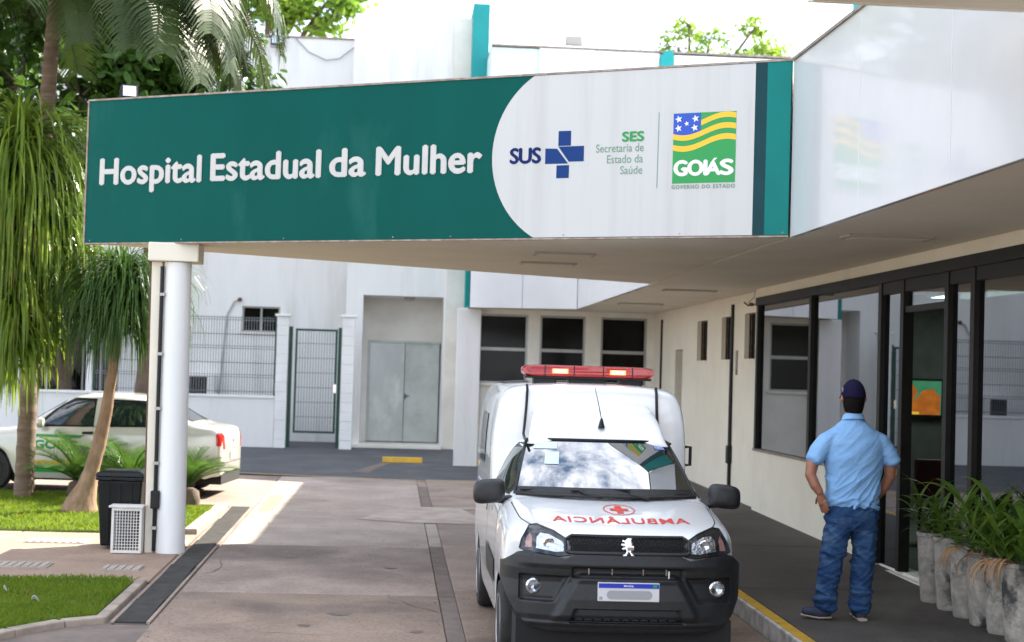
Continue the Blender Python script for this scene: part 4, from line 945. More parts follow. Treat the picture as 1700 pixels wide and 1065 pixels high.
# lower grille slots
m = MB(); row = 0
for z in (.425, .452, .479):
    x = -.33 + (.03 if row % 2 else 0)
    while x < .32:
        m.grid(lambda u, v: (x + .045 * u, fy(x + .045 * u, z, .006), z + .007 * v + .004 * math.sin(u * 3.14)), 3, 1); x += .06
    m.grid(lambda u, v: (-.36 + .72 * u, fy(-.36 + .72 * u, z - .012, .004), z - .012 + .005 * v), 20, 1); row += 1
m.build('lower_grille', 'bumper_plastic', am, solid=.006)
for x in (-.25, -.1, .1, .25): MB().box(x - .004, x + .004, fy(x, .72, -.01), fy(x, .72, -.02), .70, .755).build('slot_rib', 'alu_trim', am)
MB().box(.255, .262, -.035, -.02, .705, .75).build('slot_mark', 'plate_white', am)
# plate
yp = fy(0, .62, .052)
pl = MB().box(-.197, .197, yp - .010, yp + .02, .558, .676).build('licence_plate', 'plate_white', am, bevel=.004)
MB().box(-.193, .193, yp - .0125, yp - .0105, .643, .672).build('blue_band', 'plate_blue', pl)
v, f = fit_text('BRASIL', -.032, .032, .652, .011, .02); m = MB(); m.add([(x, yp - .0135, z) for x, z in v], f); m.build('lettering', 'white_print', pl)
MB().box(.155, .180, yp - .0135, yp - .0126, .649, .667).build('flag', 'green_print', pl)
rg = []
for j in range(28):
    t = 2 * math.pi * j / 28; rg.append((.005 + (.118 if math.cos(t) > 0 else -.118) + .028 * math.cos(t), yp - .0118, .600 + .028 * math.sin(t)))
m = MB(); m.add(rg, [tuple(range(28))]); m.build('blurred_number', 'plate_grey', pl)
MB().box(-.188, -.168, yp - .0118, yp - .0106, .568, .588).build('mark', 'plate_grey', pl)
# mirrored word and red cross on the bonnet
v, f = fit_text('AMBULÂNCIA', -.455, .465, 0, .085, .012, 1.08)
xm0, xm1 = -.455, .465
bm_ = bmesh.new(); vv = [bm_.verts.new((xm0 + xm1 - x, z, 0)) for x, z in v]
for q in f:
    try: bm_.faces.new([vv[i] for i in q])
    except ValueError: pass
k = -.44
while k < .46:
    bmesh.ops.bisect_plane(bm_, geom=bm_.verts[:] + bm_.edges[:] + bm_.faces[:], plane_co=(k, 0, 0), plane_no=(1, 0, 0), dist=1e-6); k += .02
bm_.verts.index_update()
fl = ([(p.co.x, .335 + p.co.y * 1.55 + .05 * (p.co.x / .45) ** 2) for p in bm_.verts], [tuple(q.index for q in p.verts) for p in bm_.faces]); bm_.free()
v2, f2 = drape(fl, bv, 'z', .0035); m = MB(); m.add(v2, f2); m.build('lettering', 'red_print', am)
ring = [(.03 + .108 * math.cos(t), .70 + .15 * math.sin(t)) for t in (2 * math.pi * j / 40 for j in range(40))]; ring2 = [(.03 + .100 * math.cos(t), .70 + .138 * math.sin(t)) for t in (2 * math.pi * j / 40 for j in range(40))]
fl = (ring + ring2, [(i, (i + 1) % 40, 40 + (i + 1) % 40, 40 + i) for i in range(40)]); v2, f2 = drape(fl, bv, 'z', .0035); m = MB(); m.add(v2, f2); m.build('emblem_ring', 'red_print', am)
cr_ = [(-.022,-.105),(.022,-.105),(.022,-.030),(.062,-.030),(.062,.030),(.022,.030),(.022,.105),(-.022,.105),(-.022,.030),(-.062,.030),(-.062,-.030),(-.022,-.030)]
v2, f2 = drape([[(.03 + x, .70 + y) for x, y in cr_]], bv, 'z', .0035, .03); m = MB(); m.add(v2, f2); m.build('emblem_cross', 'red_print', am)
# bonnet gap
for s_ in (-1, 1):
    pts = []
    for i in range(14):
        y = .16 + i * .065; x = s_ * planw(y) * lerp(y, [(.1, .74), (.5, .84), (1.05, .875)]); h = bv.ray_cast(Vector((x, y, 4)), Vector((0, 0, -1)))
        if h[0]: pts.append(h[0] + Vector((0, 0, -.001)))
    m = MB(); m.tube(pts, .0045, 4); m.build('bonnet_gap', 'void', am)
# antenna
m = MB(); m.lathe([(.026, 0), (.022, .02), (.012, .06), (.006, .075)], (.03, 1.74, 1.575), 12); m.build('antenna_base', 'black_plastic', am, smooth=60)
m = MB(); m.tube([(.03, 1.745, 1.64), (.01, 1.80, 1.76), (-.012, 1.86, 1.875)], [.004, .003, .0025], 6); m.build('antenna', 'black_plastic', am)
# light bar
lbx = []
for y, s1 in ((2.36, .72), (2.375, .92), (2.41, 1.0), (2.50, 1.0), (2.56, .92), (2.575, .72)):
    rg = []
    for j in range(48):
        t = 2 * math.pi * j / 48; c_, q_ = math.cos(t), math.sin(t)
        rg.append((.525 * (abs(c_) ** .16) * (1 if c_ > 0 else -1) * (.985 if s1 < 1 else 1), y + .10 * abs(c_) ** 6 * 0, 1.985 + .046 * s1 * (abs(q_) ** .7) * (1 if q_ > 0 else -1)))
    lbx.append(rg)
m = MB(); m.loft(lbx); lbar = m.build('light_bar', 'red_lens', am, smooth=60)
MB().box(-.50, .50, 2.375, 2.56, 1.925, 1.943).build('bar_tray', 'black_plastic', lbar, bevel=.006)
for x in (-.34, 0, .34): MB().box(x - (.15 if x == 0 else .09), x + (.15 if x == 0 else .09), 2.40, 2.54, 1.885, 1.93).build('bar_foot', 'black_plastic', lbar, bevel=.008)
for x in (-.345, -.115, .115, .345): MB().box(x - .004, x + .004, 2.3585, 2.574, 1.946, 2.027).build('bar_divider', 'black_plastic', lbar)
for x in (-.225, .230):
    MB().box(x - .062, x + .062, 2.352, 2.36, 1.967, 2.003).build('lit_lens', 'red_glow', lbar)
    for k in range(4): m = MB(); m.lathe([(.011, 0), (.011, -.005), (0, -.008)], (x - .036 + k * .024, 2.352, 1.985), 10, axis='y'); m.build('led', 'led', lbar)

# ---- white/silver sedan parked on the left (front at y = 0, facing -y locally)
sd = thing('sedan', 'silver white sedan with green door lettering parked behind the lawn', 'car', (-6.12, 23.75, gz(24)), R(-90 - 5), local=True)
def sp(y, w, zb_, zs, ztop, p3, p4, p5):
    return (y, [(w * .97, zb_), (w, zb_ + .12 if zb_ < .4 else zb_ + .02), (w * 1.0, max(.58, zb_ + .05)), (w * .985, zs), p3, p4, p5, (p5[0] * .5, ztop), (0, ztop)])
def sarch(y): return max(archz(y, .72, .335, .29, .20), archz(y, 3.28, .335, .29, .20))
st = []
for y, w, h in ((0, .60, .60), (.03, .68, .68), (.12, .74, .74), (.30, .795, .79), (.42, .80, .82), (.50, .80, .835), (.60, .80, .85), (.72, .80, .865), (.84, .80, .88), (.96, .80, .89), (1.06, .80, .90)):
    st.append(sp(y, w, sarch(y) if y > .2 else .25, min(.74, h - .06), h, (w * .95, h - .04), (w * .85, h - .012), (w * .6, h - .003)))
for y, h, p4, p5 in ((1.15, .93, (.72, .92), (.5, .928)), (1.42, 1.13, (.68, 1.09), (.48, 1.12)), (1.72, 1.325, (.63, 1.27), (.46, 1.315)), (1.95, 1.385, (.62, 1.32), (.46, 1.375)), (2.35, 1.40, (.625, 1.33), (.46, 1.39)), (2.75, 1.375, (.62, 1.31), (.46, 1.365)),
                     (2.96, 1.315, (.625, 1.25), (.46, 1.30)), (3.05, 1.27, (.63, 1.21), (.46, 1.26)), (3.16, 1.21, (.64, 1.15), (.47, 1.20)), (3.28, 1.13, (.65, 1.09), (.48, 1.12)), (3.40, 1.06, (.67, 1.03), (.5, 1.055)), (3.52, 1.005, (.70, .985), (.55, 1.0)), (3.64, .985, (.71, .965), (.56, .98)),
                     (3.85, .975, (.70, .955), (.55, .97)), (4.02, .955, (.68, .93), (.54, .95))):
    w = .80 if y < 3.7 else .785; st.append(sp(y, w, sarch(y) if y < 3.7 else .28, .80, h, (w * .97, .865 if h > .98 else h - .07), p4, p5))
st.append(sp(4.08, .74, .30, .74, .90, (.71, .83), (.64, .88), (.5, .895))); st.append(sp(4.12, .68, .34, .66, .80, (.64, .72), (.58, .78), (.46, .795)))
st = [(y if y < 3.6 else 3.6 + (y - 3.6) * .62, p) for y, p in st]
sb = bake(body_loft('body', st, 'car_silver', sd)); bs = bvh_of(sb)
MB().box(-.70, .70, .2, 3.9, .17, .40).build('underbody', 'void', sd)
for s_ in (-1, 1):
    for nm, po in (('side_window', [(1.40, .93), (2.12, .935), (2.10, 1.27), (1.80, 1.265), (1.60, 1.13)]), ('side_window', [(2.24, .94), (2.92, .96), (2.98, 1.06), (2.80, 1.25), (2.24, 1.28)])):
        v, f = drape([po], bs, 'x', .009, .025, s_); m = MB(); m.add(v, f); m.build(nm, 'car_glass', sd, smooth=180)
    v, f = drape([[(1.30, .90), (3.02, .935), (3.06, 1.06), (2.84, 1.29), (1.80, 1.31), (1.56, 1.15)]], bs, 'x', .004, .025, s_); m = MB(); m.add(v, f); m.build('window_rubber', 'dark_frame', sd, smooth=180)
    v, f = drape([[(2.13, .925), (2.23, .925), (2.23, 1.31), (2.13, 1.31)]], bs, 'x', .013, .025, s_); m = MB(); m.add(v, f); m.build('door_pillar', 'car_silver', sd, smooth=180)
    for y in (1.98, 2.92):
        v, f = drape([[(y, .81), (y + .15, .815), (y + .15, .85), (y, .845)]], bs, 'x', .018, .03, s_); m = MB(); m.add(v, f); m.build('door_handle', 'black_plastic', sd)
    for y in (1.18, 2.18, 3.02):
        v, f = drape([[(y, .30), (y + .008, .30), (y + .008, .88), (y, .88)]], bs, 'x', .0015, .05, s_); m = MB(); m.add(v, f); m.build('panel_gap', 'void', sd)
    # green door graphics
    if s_ > 0:
        v, f = fit_text('GOIÁS', 1.32, 1.92, .60, .12, .045, 1.0); v2, f2 = drape((v, f), bs, 'x', .004, sgn=s_); m = MB(); m.add(v2, f2); m.build('lettering', 'green_print', sd)
        for z0, z1, mt in ((.76, .80, 'green_print'), (.28, .36, 'green_print'), (.40, .44, 'yellow_print')):
            v, f = drape([[(1.22, z0), (1.95, z0), (2.02, z1), (1.22, z1)]], bs, 'x', .004, .05, s_); m = MB(); m.add(v, f); m.build('stripe', mt, sd)
    for y in (.72, 3.28): wheel(sd, s_ * .70, y, .29, .29, .175, s_, hub='black_metal')
    v, f = drape([[(3.83, .70), (3.89, .70), (3.905, .84), (3.87, .90), (3.82, .86)]], bs, 'x', .006, .02, s_); m = MB(); m.add(v, f); m.build('tail_lamp', 'tail_red', sd, smooth=180)
    v, f = drape([[(s_ * .57, .66), (s_ * .68, .66), (s_ * .70, .80), (s_ * .60, .84)]], bs, 'y', .006, .02, 1); m = MB(); m.add(v, f); m.build('tail_lamp', 'tail_red', sd, smooth=180)
    m = MB(); m.lathe([(.0, -.05), (.06, -.045), (.075, 0), (.06, .05), (0, .055)], (s_ * .88, 1.42, .96), 14, axis='y'); m.build('mirror', 'car_silver', sd, smooth=60)
v, f = drape([[(-.52, 2.98), (.52, 2.98), (.60, 3.46), (-.60, 3.46)]], bs, 'z', .005, .06); m = MB(); m.add(v, f); m.build('rear_window', 'car_glass', sd, smooth=180)
v, f = drape([[(-.56, 1.68), (.56, 1.68), (.66, 1.16), (-.66, 1.16)]], bs, 'z', .005, .06); m = MB(); m.add(v, f); m.build('windscreen', 'car_glass', sd, smooth=180)
v, f = drape([[(-.22, .50), (.22, .50), (.22, .62), (-.22, .62)]], bs, 'y', .01, .05, 1); m = MB(); m.add(v, f); m.build('licence_plate', 'plate_grey', sd)
v, f = drape([[(-.025, .76), (0, .72), (.025, .76), (0, .80)]], bs, 'y', .008, .02, 1); m = MB(); m.add(v, f); m.build('badge', 'black_metal', sd)
v, f = drape([[(-.70, .46), (.70, .46), (.70, .47), (-.70, .47)]], bs, 'y', .002, .05, 1); m = MB(); m.add(v, f); m.build('panel_gap', 'void', sd)
# ---------------------------------------------------------------- person
def organic(name, tubes, mat, parent, voxel=.008, smooth=4, disp=None, n=16):
    m = MB()
    for path, rad in tubes:
        P = [Vector(p) for p in path]; rd = [r if isinstance(r, tuple) else (r, r) for r in rad]
        d0 = (P[0] - P[1]).normalized(); d1 = (P[-1] - P[-2]).normalized()
        k0, k1 = min(rd[0]), min(rd[-1])
        P = [P[0] + d0 * k0 * .45, P[0] + d0 * k0 * .3] + P + [P[-1] + d1 * k1 * .3, P[-1] + d1 * k1 * .45]
        rd = [tuple(q * .3 for q in rd[0]), tuple(q * .72 for q in rd[0])] + rd + [tuple(q * .72 for q in rd[-1]), tuple(q * .3 for q in rd[-1])]
        m.tube(P, rd, n)
    o = m.build(name, mat, parent, smooth=180)
    md = o.modifiers.new('r', 'REMESH'); md.mode = 'VOXEL'; md.voxel_size = voxel; md.use_smooth_shade = True
    if smooth: md = o.modifiers.new('s', 'SMOOTH'); md.iterations = smooth; md.factor = .5
    bake(o)
    if disp:
        me = o.data; org = ORG[o]; nrm = [v.normal.copy() for v in me.vertices]
        for v, q in zip(me.vertices, nrm): v.co += q * disp(v.co + org)
        me.update()
    for p in o.data.polygons: p.use_smooth = True
    return o
PZ = gz(12.4) + .14
DX, DY = 0, 0
pe = thing('person', 'person seen from behind in light blue polo, jeans and dark cap, hand on hip', 'person', (3.55, 12.4, PZ))
c = 12.42
def hand(wr, dirv, spread, palm_n, curl, s=1.0):
    """tubes for a palm, four fingers and a thumb"""
    wr = Vector(wr); d = Vector(dirv).normalized(); n = Vector(palm_n).normalized(); sd_ = d.cross(n).normalized()
    T_ = [([wr, wr + d * .045 * s, wr + d * .085 * s], [(.026, .020), (.036, .017), (.038, .014)])]
    for k, (o_, l_) in enumerate(((-.030, .070), (-.010, .080), (.010, .075), (.030, .060))):
        b = wr + d * .085 * s + sd_ * o_ * s; dd = (d + sd_ * o_ * spread).normalized()
        m1 = b + dd * l_ * .45; d2 = (dd + n * curl).normalized(); m2 = m1 + d2 * l_ * .32; d3 = (d2 + n * curl).normalized()
        T_.append(([b - dd * .02, b, m1, m2, m2 + d3 * l_ * .25], [.010, .0095, .009, .008, .0065]))
    b = wr + d * .03 * s - sd_ * .03 * s; dd = (d * .6 - sd_ * .8 + n * .3).normalized()
    T_.append(([b, b + dd * .035, b + dd * .06 + d * .012], [.013, .011, .008])); return T_
tb_ = [([(3.585, c, 1.50), (3.585, c, 1.62), (3.583, c + .005, 1.70)], [(.085, .07), (.062, .062), (.058, .062)]),
       ([(3.583, c + .005, 1.70), (3.583, c + .01, 1.745), (3.583, c, 1.80), (3.583, c - .005, 1.85), (3.583, c - .005, 1.89)], [(.055, .07), (.072, .092), (.080, .10), (.078, .098), (.055, .07)]),
       ([(3.583, c + .09, 1.80), (3.583, c + .118, 1.765)], [.012, .016]),
       ([(3.583, c + .085, 1.715), (3.583, c + .075, 1.70)], [(.03, .02), (.03, .02)]),
       ([(3.34, c, 1.44), (3.265, c - .03, 1.29), (3.243, c - .06, 1.20), (3.275, c - .09, 1.12), (3.312, c - .10, 1.065)], [.058, .05, .044, .040, .030]),
       ([(3.83, c, 1.44), (3.885, c + .0, 1.30), (3.892, c + .02, 1.20), (3.862, c + .06, 1.11), (3.825, c + .10, 1.04)], [.058, .05, .044, .040, .030]),
       ([(3.585, c, .98), (3.59, c, 1.2), (3.59, c, 1.48)], [(.17, .11), (.18, .11), (.17, .09)]),
       ([(3.35, c, 1.46), (3.585, c, 1.50), (3.82, c, 1.46)], [(.05, .05), (.06, .06), (.05, .05)]),
       ([(3.585, c, 1.02), (3.50, c, .90), (3.43, c - .02, .55), (3.385, c - .06, .2)], [(.12, .1), (.09, .09), .06, .04]),
       ([(3.585, c, 1.02), (3.685, c, .90), (3.69, c, .55), (3.66, c - .02, .18)], [(.12, .1), (.09, .09), .06, .04])]
for s_ in (-1, 1): tb_.append(([(3.583 + s_ * .078, c + .0, 1.765), (3.583 + s_ * .094, c - .014, 1.79), (3.583 + s_ * .090, c - .012, 1.815)], [.010, .013, .012]))
tb_ += hand((3.312, c - .10, 1.065), (.30, .0, -1), .6, (.7, .6, -.1), .18); tb_ += hand((3.825, c + .10, 1.04), (-.5, .5, -.6), .4, (-.4, -.3, -.5), .35)
body_p = organic('body', tb_, 'skin', pe, voxel=.0055, smooth=3, n=14)
for s_ in (-1, 1): m = MB(); m.lathe([(0, -.012), (.010, -.006), (.012, 0), (.010, .006), (0, .012)], (3.583 + s_ * .032, c + .090, 1.812), 10); m.build('eye', 'white_print', pe, smooth=60)
def folds(p):
    q = (p.x - 3.59) * -.72 + p.z * .7; r_ = (p.x - 3.59) * .7 + p.z * .7
    low = max(0, min(1, (1.34 - p.z) / .25))
    hem = max(0, min(1, (1.08 - p.z) / .12))
    rg = (1 - abs(noise.noise(Vector((q * 11, r_ * 3, p.y * 2))))) ** 5
    r2 = (1 - abs(noise.noise(Vector((q * 19 + 7, r_ * 5, p.y * 3))))) ** 6
    return .024 * low * (rg - .25) + .008 * (.35 + low) * (r2 - .2) + .006 * noise.noise(Vector((q * 17, r_ * 4, p.y * 3))) + .004 * noise.noise(Vector((q * 10, r_ * 6, p.y * 6))) + .008 * hem * noise.noise(Vector((p.x * 3, p.y * 3, p.z * 38 + p.x * 8)))
organic('polo_shirt', [([(3.592, c, .965), (3.593, c, 1.05), (3.594, c - .004, 1.2), (3.592, c - .01, 1.35), (3.590, c - .008, 1.45), (3.588, c, 1.53), (3.587, c, 1.585), (3.586, c, 1.63)], [(.205, .140), (.205, .142), (.215, .145), (.236, .150), (.246, .140), (.218, .118), (.135, .092), (.082, .078)]),
       ([(3.46, c, 1.50), (3.375, c - .005, 1.455), (3.315, c - .02, 1.38), (3.272, c - .03, 1.31)], [(.070, .085), (.078, .09), (.074, .088), (.062, .085)]),
       ([(3.72, c, 1.50), (3.805, c, 1.455), (3.865, c, 1.38), (3.905, c, 1.305)], [(.070, .085), (.078, .09), (.074, .088), (.062, .085)])], 'shirt', pe, voxel=.0065, smooth=14, disp=folds, n=28)
m = MB(); rings = []
for z, r1, r2 in ((1.625, .092, .088), (1.668, .078, .080), (1.672, .074, .076), (1.63, .08, .08)):
    rings.append([(3.586 + r1 * math.cos(t), c + r2 * math.sin(t) , z + .018 * math.sin(t) * -1) for t in (2 * math.pi * j / 32 for j in range(32))])
m.loft(rings, cap=False); m.build('collar', 'shirt', pe, smooth=60)
def jf(p):
    low = max(0, min(1, (.40 - p.z) / .12)); kn = math.exp(-((p.z - .60) / .14) ** 2); seat = math.exp(-((p.z - .80) / .08) ** 2)
    rg = (1 - abs(noise.noise(Vector((p.x * 4, p.y * 4, p.z * 9 + p.x * 5))))) ** 5
    r2 = (1 - abs(noise.noise(Vector((p.x * 7 + 3, p.y * 6, p.z * 17 - p.x * 10))))) ** 6
    return .014 * (rg - .25) + .009 * (r2 - .2) + .020 * low * noise.noise(Vector((p.x * 5, p.y * 5, p.z * 34))) + .013 * kn * noise.noise(Vector((p.x * 8, p.y * 8, p.z * 20 + p.x * 16))) + .013 * seat * noise.noise(Vector((p.x * 6 + p.z * 14, p.y * 5, p.z * 14)))
organic('jeans', [([(3.592, c, 1.01), (3.592, c, .93), (3.592, c, .82)], [(.190, .125), (.205, .145), (.195, .135)]),
       ([(3.505, c, .90), (3.470, c - .005, .72), (3.435, c - .015, .54), (3.400, c - .035, .33), (3.386, c - .05, .19)], [(.112, .125), (.100, .115), (.086, .092), (.080, .085), (.084, .09)]),
       ([(3.682, c, .90), (3.692, c, .72), (3.690, c, .54), (3.672, c - .01, .33), (3.662, c - .02, .165)], [(.112, .125), (.100, .115), (.086, .092), (.080, .085), (.082, .09)])], 'jeans', pe, voxel=.0065, smooth=5, disp=jf, n=28)
for x0, s_ in ((3.500, 1), (3.690, -1)):
    m = MB(); v, f = flat_poly([[(-.058, .06), (.058, .06), (.054, -.05), (0, -.072), (-.054, -.05)]], .03)
    bj = None
    jo = [o for o in pe.children if o.name.startswith('jeans')][0]; bj = bvh_of(jo); og = ORG[pe]
    out = []
    for a_, b_ in v:
        h = bj.ray_cast(Vector((x0 + a_ + b_ * .12 * s_ - og.x, -2, .865 + b_ - og.z)), Vector((0, 1, 0))); out.append((h[0] + og + Vector((0, -.004, 0))))
    m.add(out, f); m.build('pocket', 'jeans', pe, smooth=180)
# shoes
for nm, tubes, sole in (('shoe', [([(3.405, c - .055, .150), (3.34, c - .05, .142), (3.27, c - .04, .150), (3.215, c - .035, .152)], [(.045, .042), (.045, .045), (.042, .045), (.028, .035)]), ([(3.40, c - .055, .15), (3.395, c - .055, .21)], [.048, .046])], [(3.43, c - .055, .112), (3.33, c - .05, .108), (3.20, c - .035, .128)]),
                        ('shoe', [([(3.662, c - .075, .135), (3.667, c - .0, .135), (3.675, c + .09, .130), (3.68, c + .16, .125)], [(.040, .045), (.042, .045), (.036, .045), (.026, .035)]), ([(3.66, c - .04, .14), (3.66, c - .03, .20)], [.046, .044])], [(3.660, c - .12, .106), (3.668, c, .106), (3.68, c + .19, .106)])):
    sh = organic(nm, tubes, 'shoe', pe, voxel=.006, smooth=4, n=14)
    m = MB(); m.tube(sole, [(.012, .040), (.012, .046), (.010, .034)] , 12); so_ = m.build('sole', 'sole', sh, smooth=60)
# hair and cap
def dome(name, mat, z0, z1, rx, ry, cz, rz, cy=c - .005, parent=pe, n=32, k=10):
    m = MB(); rings = []
    for i in range(k + 1):
        z = z0 + (z1 - z0) * i / k; q = max(.02, 1 - ((z - cz) / rz) ** 2) ** .5
        rings.append([(3.583 + rx * q * math.cos(t), cy + ry * q * math.sin(t), z) for t in (2 * math.pi * j / n for j in range(n))])
    m.loft(rings); return m.build(name, mat, parent, smooth=180)
m = MB(); rings = []
for i in range(9):
    z = 1.695 + .13 * i / 8; q = 1 - .22 * ((1.80 - z) / .11) ** 2 if z < 1.80 else 1
    rings.append([(3.583 + .0865 * q * math.cos(t), c - .004 + .107 * q * math.sin(t), z + .012 * math.sin(t)) for t in (math.pi * (1.03 + .94 * j / 24) for j in range(25))] + [(3.583 + .05 * q * math.cos(t), c - .004 + .06 * q * math.sin(t), z) for t in (math.pi * (1.97 - .94 * j / 24) for j in range(25))])
m.loft(rings); m.build('hair', 'hair', pe, smooth=60)
cp = dome('cap', 'cap', 1.805, 1.945, .0935, .115, 1.815, .134)
m = MB(); m.grid(lambda u, v: (3.583 + (2 * u - 1) * .08, c + .085 + (.10 * (1 - (2 * u - 1) ** 2) + .015) * v, 1.825 - .02 * v - .012 * (2 * u - 1) ** 2), 14, 5); m.build('brim', 'cap', cp, smooth=180, solid=.006)
MB().lathe([(.010, 0), (.008, .006), (0, .008)], (3.583, c - .005, 1.943), 10).build('button', 'cap', cp)
v, f = fit_text('7', -.010, .010, 0, .032, .05)
m = MB(); m.add([(3.583 - .094 + abs(x) * .03, c - .035 - x, 1.845 + z) for x, z in v], f); m.build('logo', 'white_print', cp)

# ---------------------------------------------------------------- wheelie bin and white crate by the column
zb0 = gz(16.9) + .004
bn = thing('wheelie_bin', 'black plastic wheelie bin standing behind the white crate beside the column', 'bin', (-2.72, 17.0, zb0))
def ring(cx, cy, w, d_, z): return [(cx - w, cy - d_, z), (cx + w, cy - d_, z), (cx + w, cy + d_, z), (cx - w, cy + d_, z)]
MB().loft([ring(-2.715, 17.05, .188, .19, zb0 + .03), ring(-2.715, 17.03, .225, .235, zb0 + .70)]).build('body', 'bin_black', bn, bevel=.02, seg=3)
for x in (-2.83, -2.715, -2.60): MB().prism([(x - .012, 16.835, zb0 + .08), (x + .012, 16.835, zb0 + .08), (x + .014, 16.790, zb0 + .66), (x - .014, 16.790, zb0 + .66)], (0, .03, 0)).build('rib', 'bin_black', bn)
MB().box(-2.955, -2.475, 16.775, 17.29, zb0 + .70, zb0 + .735).build('rim', 'bin_black', bn, bevel=.012)
ld = MB().loft([ring(-2.715, 17.03, .245, .262, zb0 + .737), ring(-2.715, 17.03, .235, .25, zb0 + .775), ring(-2.715, 17.04, .18, .19, zb0 + .795)]).build('lid', 'bin_black', bn, bevel=.012, seg=3)
for x in (-2.84, -2.60): MB().box(x - .05, x + .05, 16.757, 16.774, zb0 + .70, zb0 + .725).build('grip', 'bin_black', ld, bevel=.005)
for x in (-2.93, -2.50): MB().lathe([(.0, -.02), (.10, -.02), (.10, .02), (0, .02)], (x, 17.24, zb0 + .10), 20, axis='x').build('wheel', 'tyre', bn)
cb = thing('plastic_crate', 'white lattice plastic crate stood on end in front of the black bin', 'crate', (-2.57, 16.55, zb0))
X0, X1, Y0_, Y1_, Z0_, Z1_ = -2.735, -2.435, 16.50, 16.72, zb0, zb0 + .45
def bar(*a): return MB().box(*a).build('rail', 'crate_white', cb, bevel=.004)
bar(X0, X1, Y0_, Y0_ + .022, Z0_, Z0_ + .028); bar(X0, X1, Y0_, Y0_ + .022, Z1_ - .03, Z1_); bar(X0, X0 + .026, Y0_, Y0_ + .022, Z0_ + .028, Z1_ - .03); bar(X1 - .026, X1, Y0_, Y0_ + .022, Z0_ + .028, Z1_ - .03)
m = MB()
for i in range(1, 9): x = X0 + .026 + (X1 - X0 - .052) * i / 9; m.box(x - .0035, x + .0035, Y0_ + .004, Y0_ + .012, Z0_ + .028, Z1_ - .03)
for i in range(1, 13): z = Z0_ + .028 + (Z1_ - Z0_ - .058) * i / 13; m.box(X0 + .026, X1 - .026, Y0_ + .0045, Y0_ + .0115, z - .003, z + .003)
m.build('lattice', 'crate_white', cb, kind='stuff')
for x in (X0, X1 - .006): m = MB(); m.box(x, x + .006, Y0_ + .0225, Y1_, Z0_, Z1_); m.build('side', 'crate_white', cb)
MB().box(X0 - .03, X1 + .01, Y0_ - .015, Y1_ + .01, Z1_ + .001, Z1_ + .022).build('top', 'crate_white', cb, bevel=.006); None
MB().box(X0 + .006, X1 - .006, Y0_ + .023, Y1_ - .007, Z0_, Z0_ + .012).build('floor', 'crate_white', cb)

# ---------------------------------------------------------------- foliage helpers
def ribbon(m, base, az, el, length, width, droop, segs=5, twist=0, sag=0.0, fold=0, taper=.9):
    p = Vector(base); h = Vector((math.cos(az), math.sin(az), 0)); side = Vector((-h.y, h.x, 0)); st_ = length / segs; k = len(m.v)
    for i in range(segs + 1):
        t = i / segs; w = width * (min(1, .35 + t * 3) if t < .25 else 1) * (1 - max(0, (t - .35) / .65) ** 1.5 * taper) * .5
        a = el - droop * (t ** 1.1); tw = twist * t
        sd_ = side * math.cos(tw) + Vector((-h.x * math.sin(a), -h.y * math.sin(a), math.cos(a))) * math.sin(tw)
        m.v.append(tuple(p - sd_ * w)); m.v.append(tuple(p + sd_ * w))
        a = max(a, -1.52 - rnd.uniform(-.05, .05)); p = p + (h * math.cos(a) + Vector((0, 0, math.sin(a)))) * st_
    for i in range(segs): a = k + 2 * i; m.f.append((a, a + 1, a + 3, a + 2))
def pinnate(length, el, droop, nl, leaf_l, leaf_w, hang, rw=.02, tip=.35, start=.12, segs=3, vee=.5):
    """frond along +x from the origin: rachis tube and leaflets"""
    m = MB(); P = []; p = Vector((0, 0, 0)); n = 24; dirs = []
    for i in range(n + 1):
        t = i / n; a = el - droop * t ** 1.3; P.append(p.copy()); dirs.append(a); p = p + Vector((math.cos(a), 0, math.sin(a))) * (length / n)
    m.tube(P[::3], [rw * (1 - .8 * i / 8) for i in range(9)], 5)
    for j in range(nl):
        t = start + (1 - start) * (j + .5) / nl; i = min(n - 1, int(t * n)); q = P[i].lerp(P[i + 1], t * n - i); a = dirs[i]
        ll = leaf_l * math.sin(math.pi * min(1, (.18 + .82 * (1 - abs(t - .45) ** 1.6)) * .5)) * (1 - .55 * max(0, t - .6) / .4) * rnd.uniform(.85, 1.1)
        for s_ in (-1, 1):
            d = (Vector((math.cos(a), 0, math.sin(a))) * tip + Vector((0, s_, 0)) + Vector((-math.sin(a), 0, math.cos(a))) * vee * rnd.uniform(.7, 1.2)).normalized()
            r_ = q.copy(); k = len(m.v); side = Vector((math.cos(a), 0, math.sin(a)))
            for u in range(segs + 1):
                tt = u / segs; w = leaf_w * .5 * (1 - .85 * tt ** 1.5) * (1 if u else .6); m.v.append(tuple(r_ - side * w)); m.v.append(tuple(r_ + side * w))
                r_ = r_ + d * (ll / segs); d = (d + Vector((0, 0, -hang * rnd.uniform(.7, 1.3)))).normalized()
            for u in range(segs): b = k + 2 * u; m.f.append((b, b + 1, b + 3, b + 2))
    return m

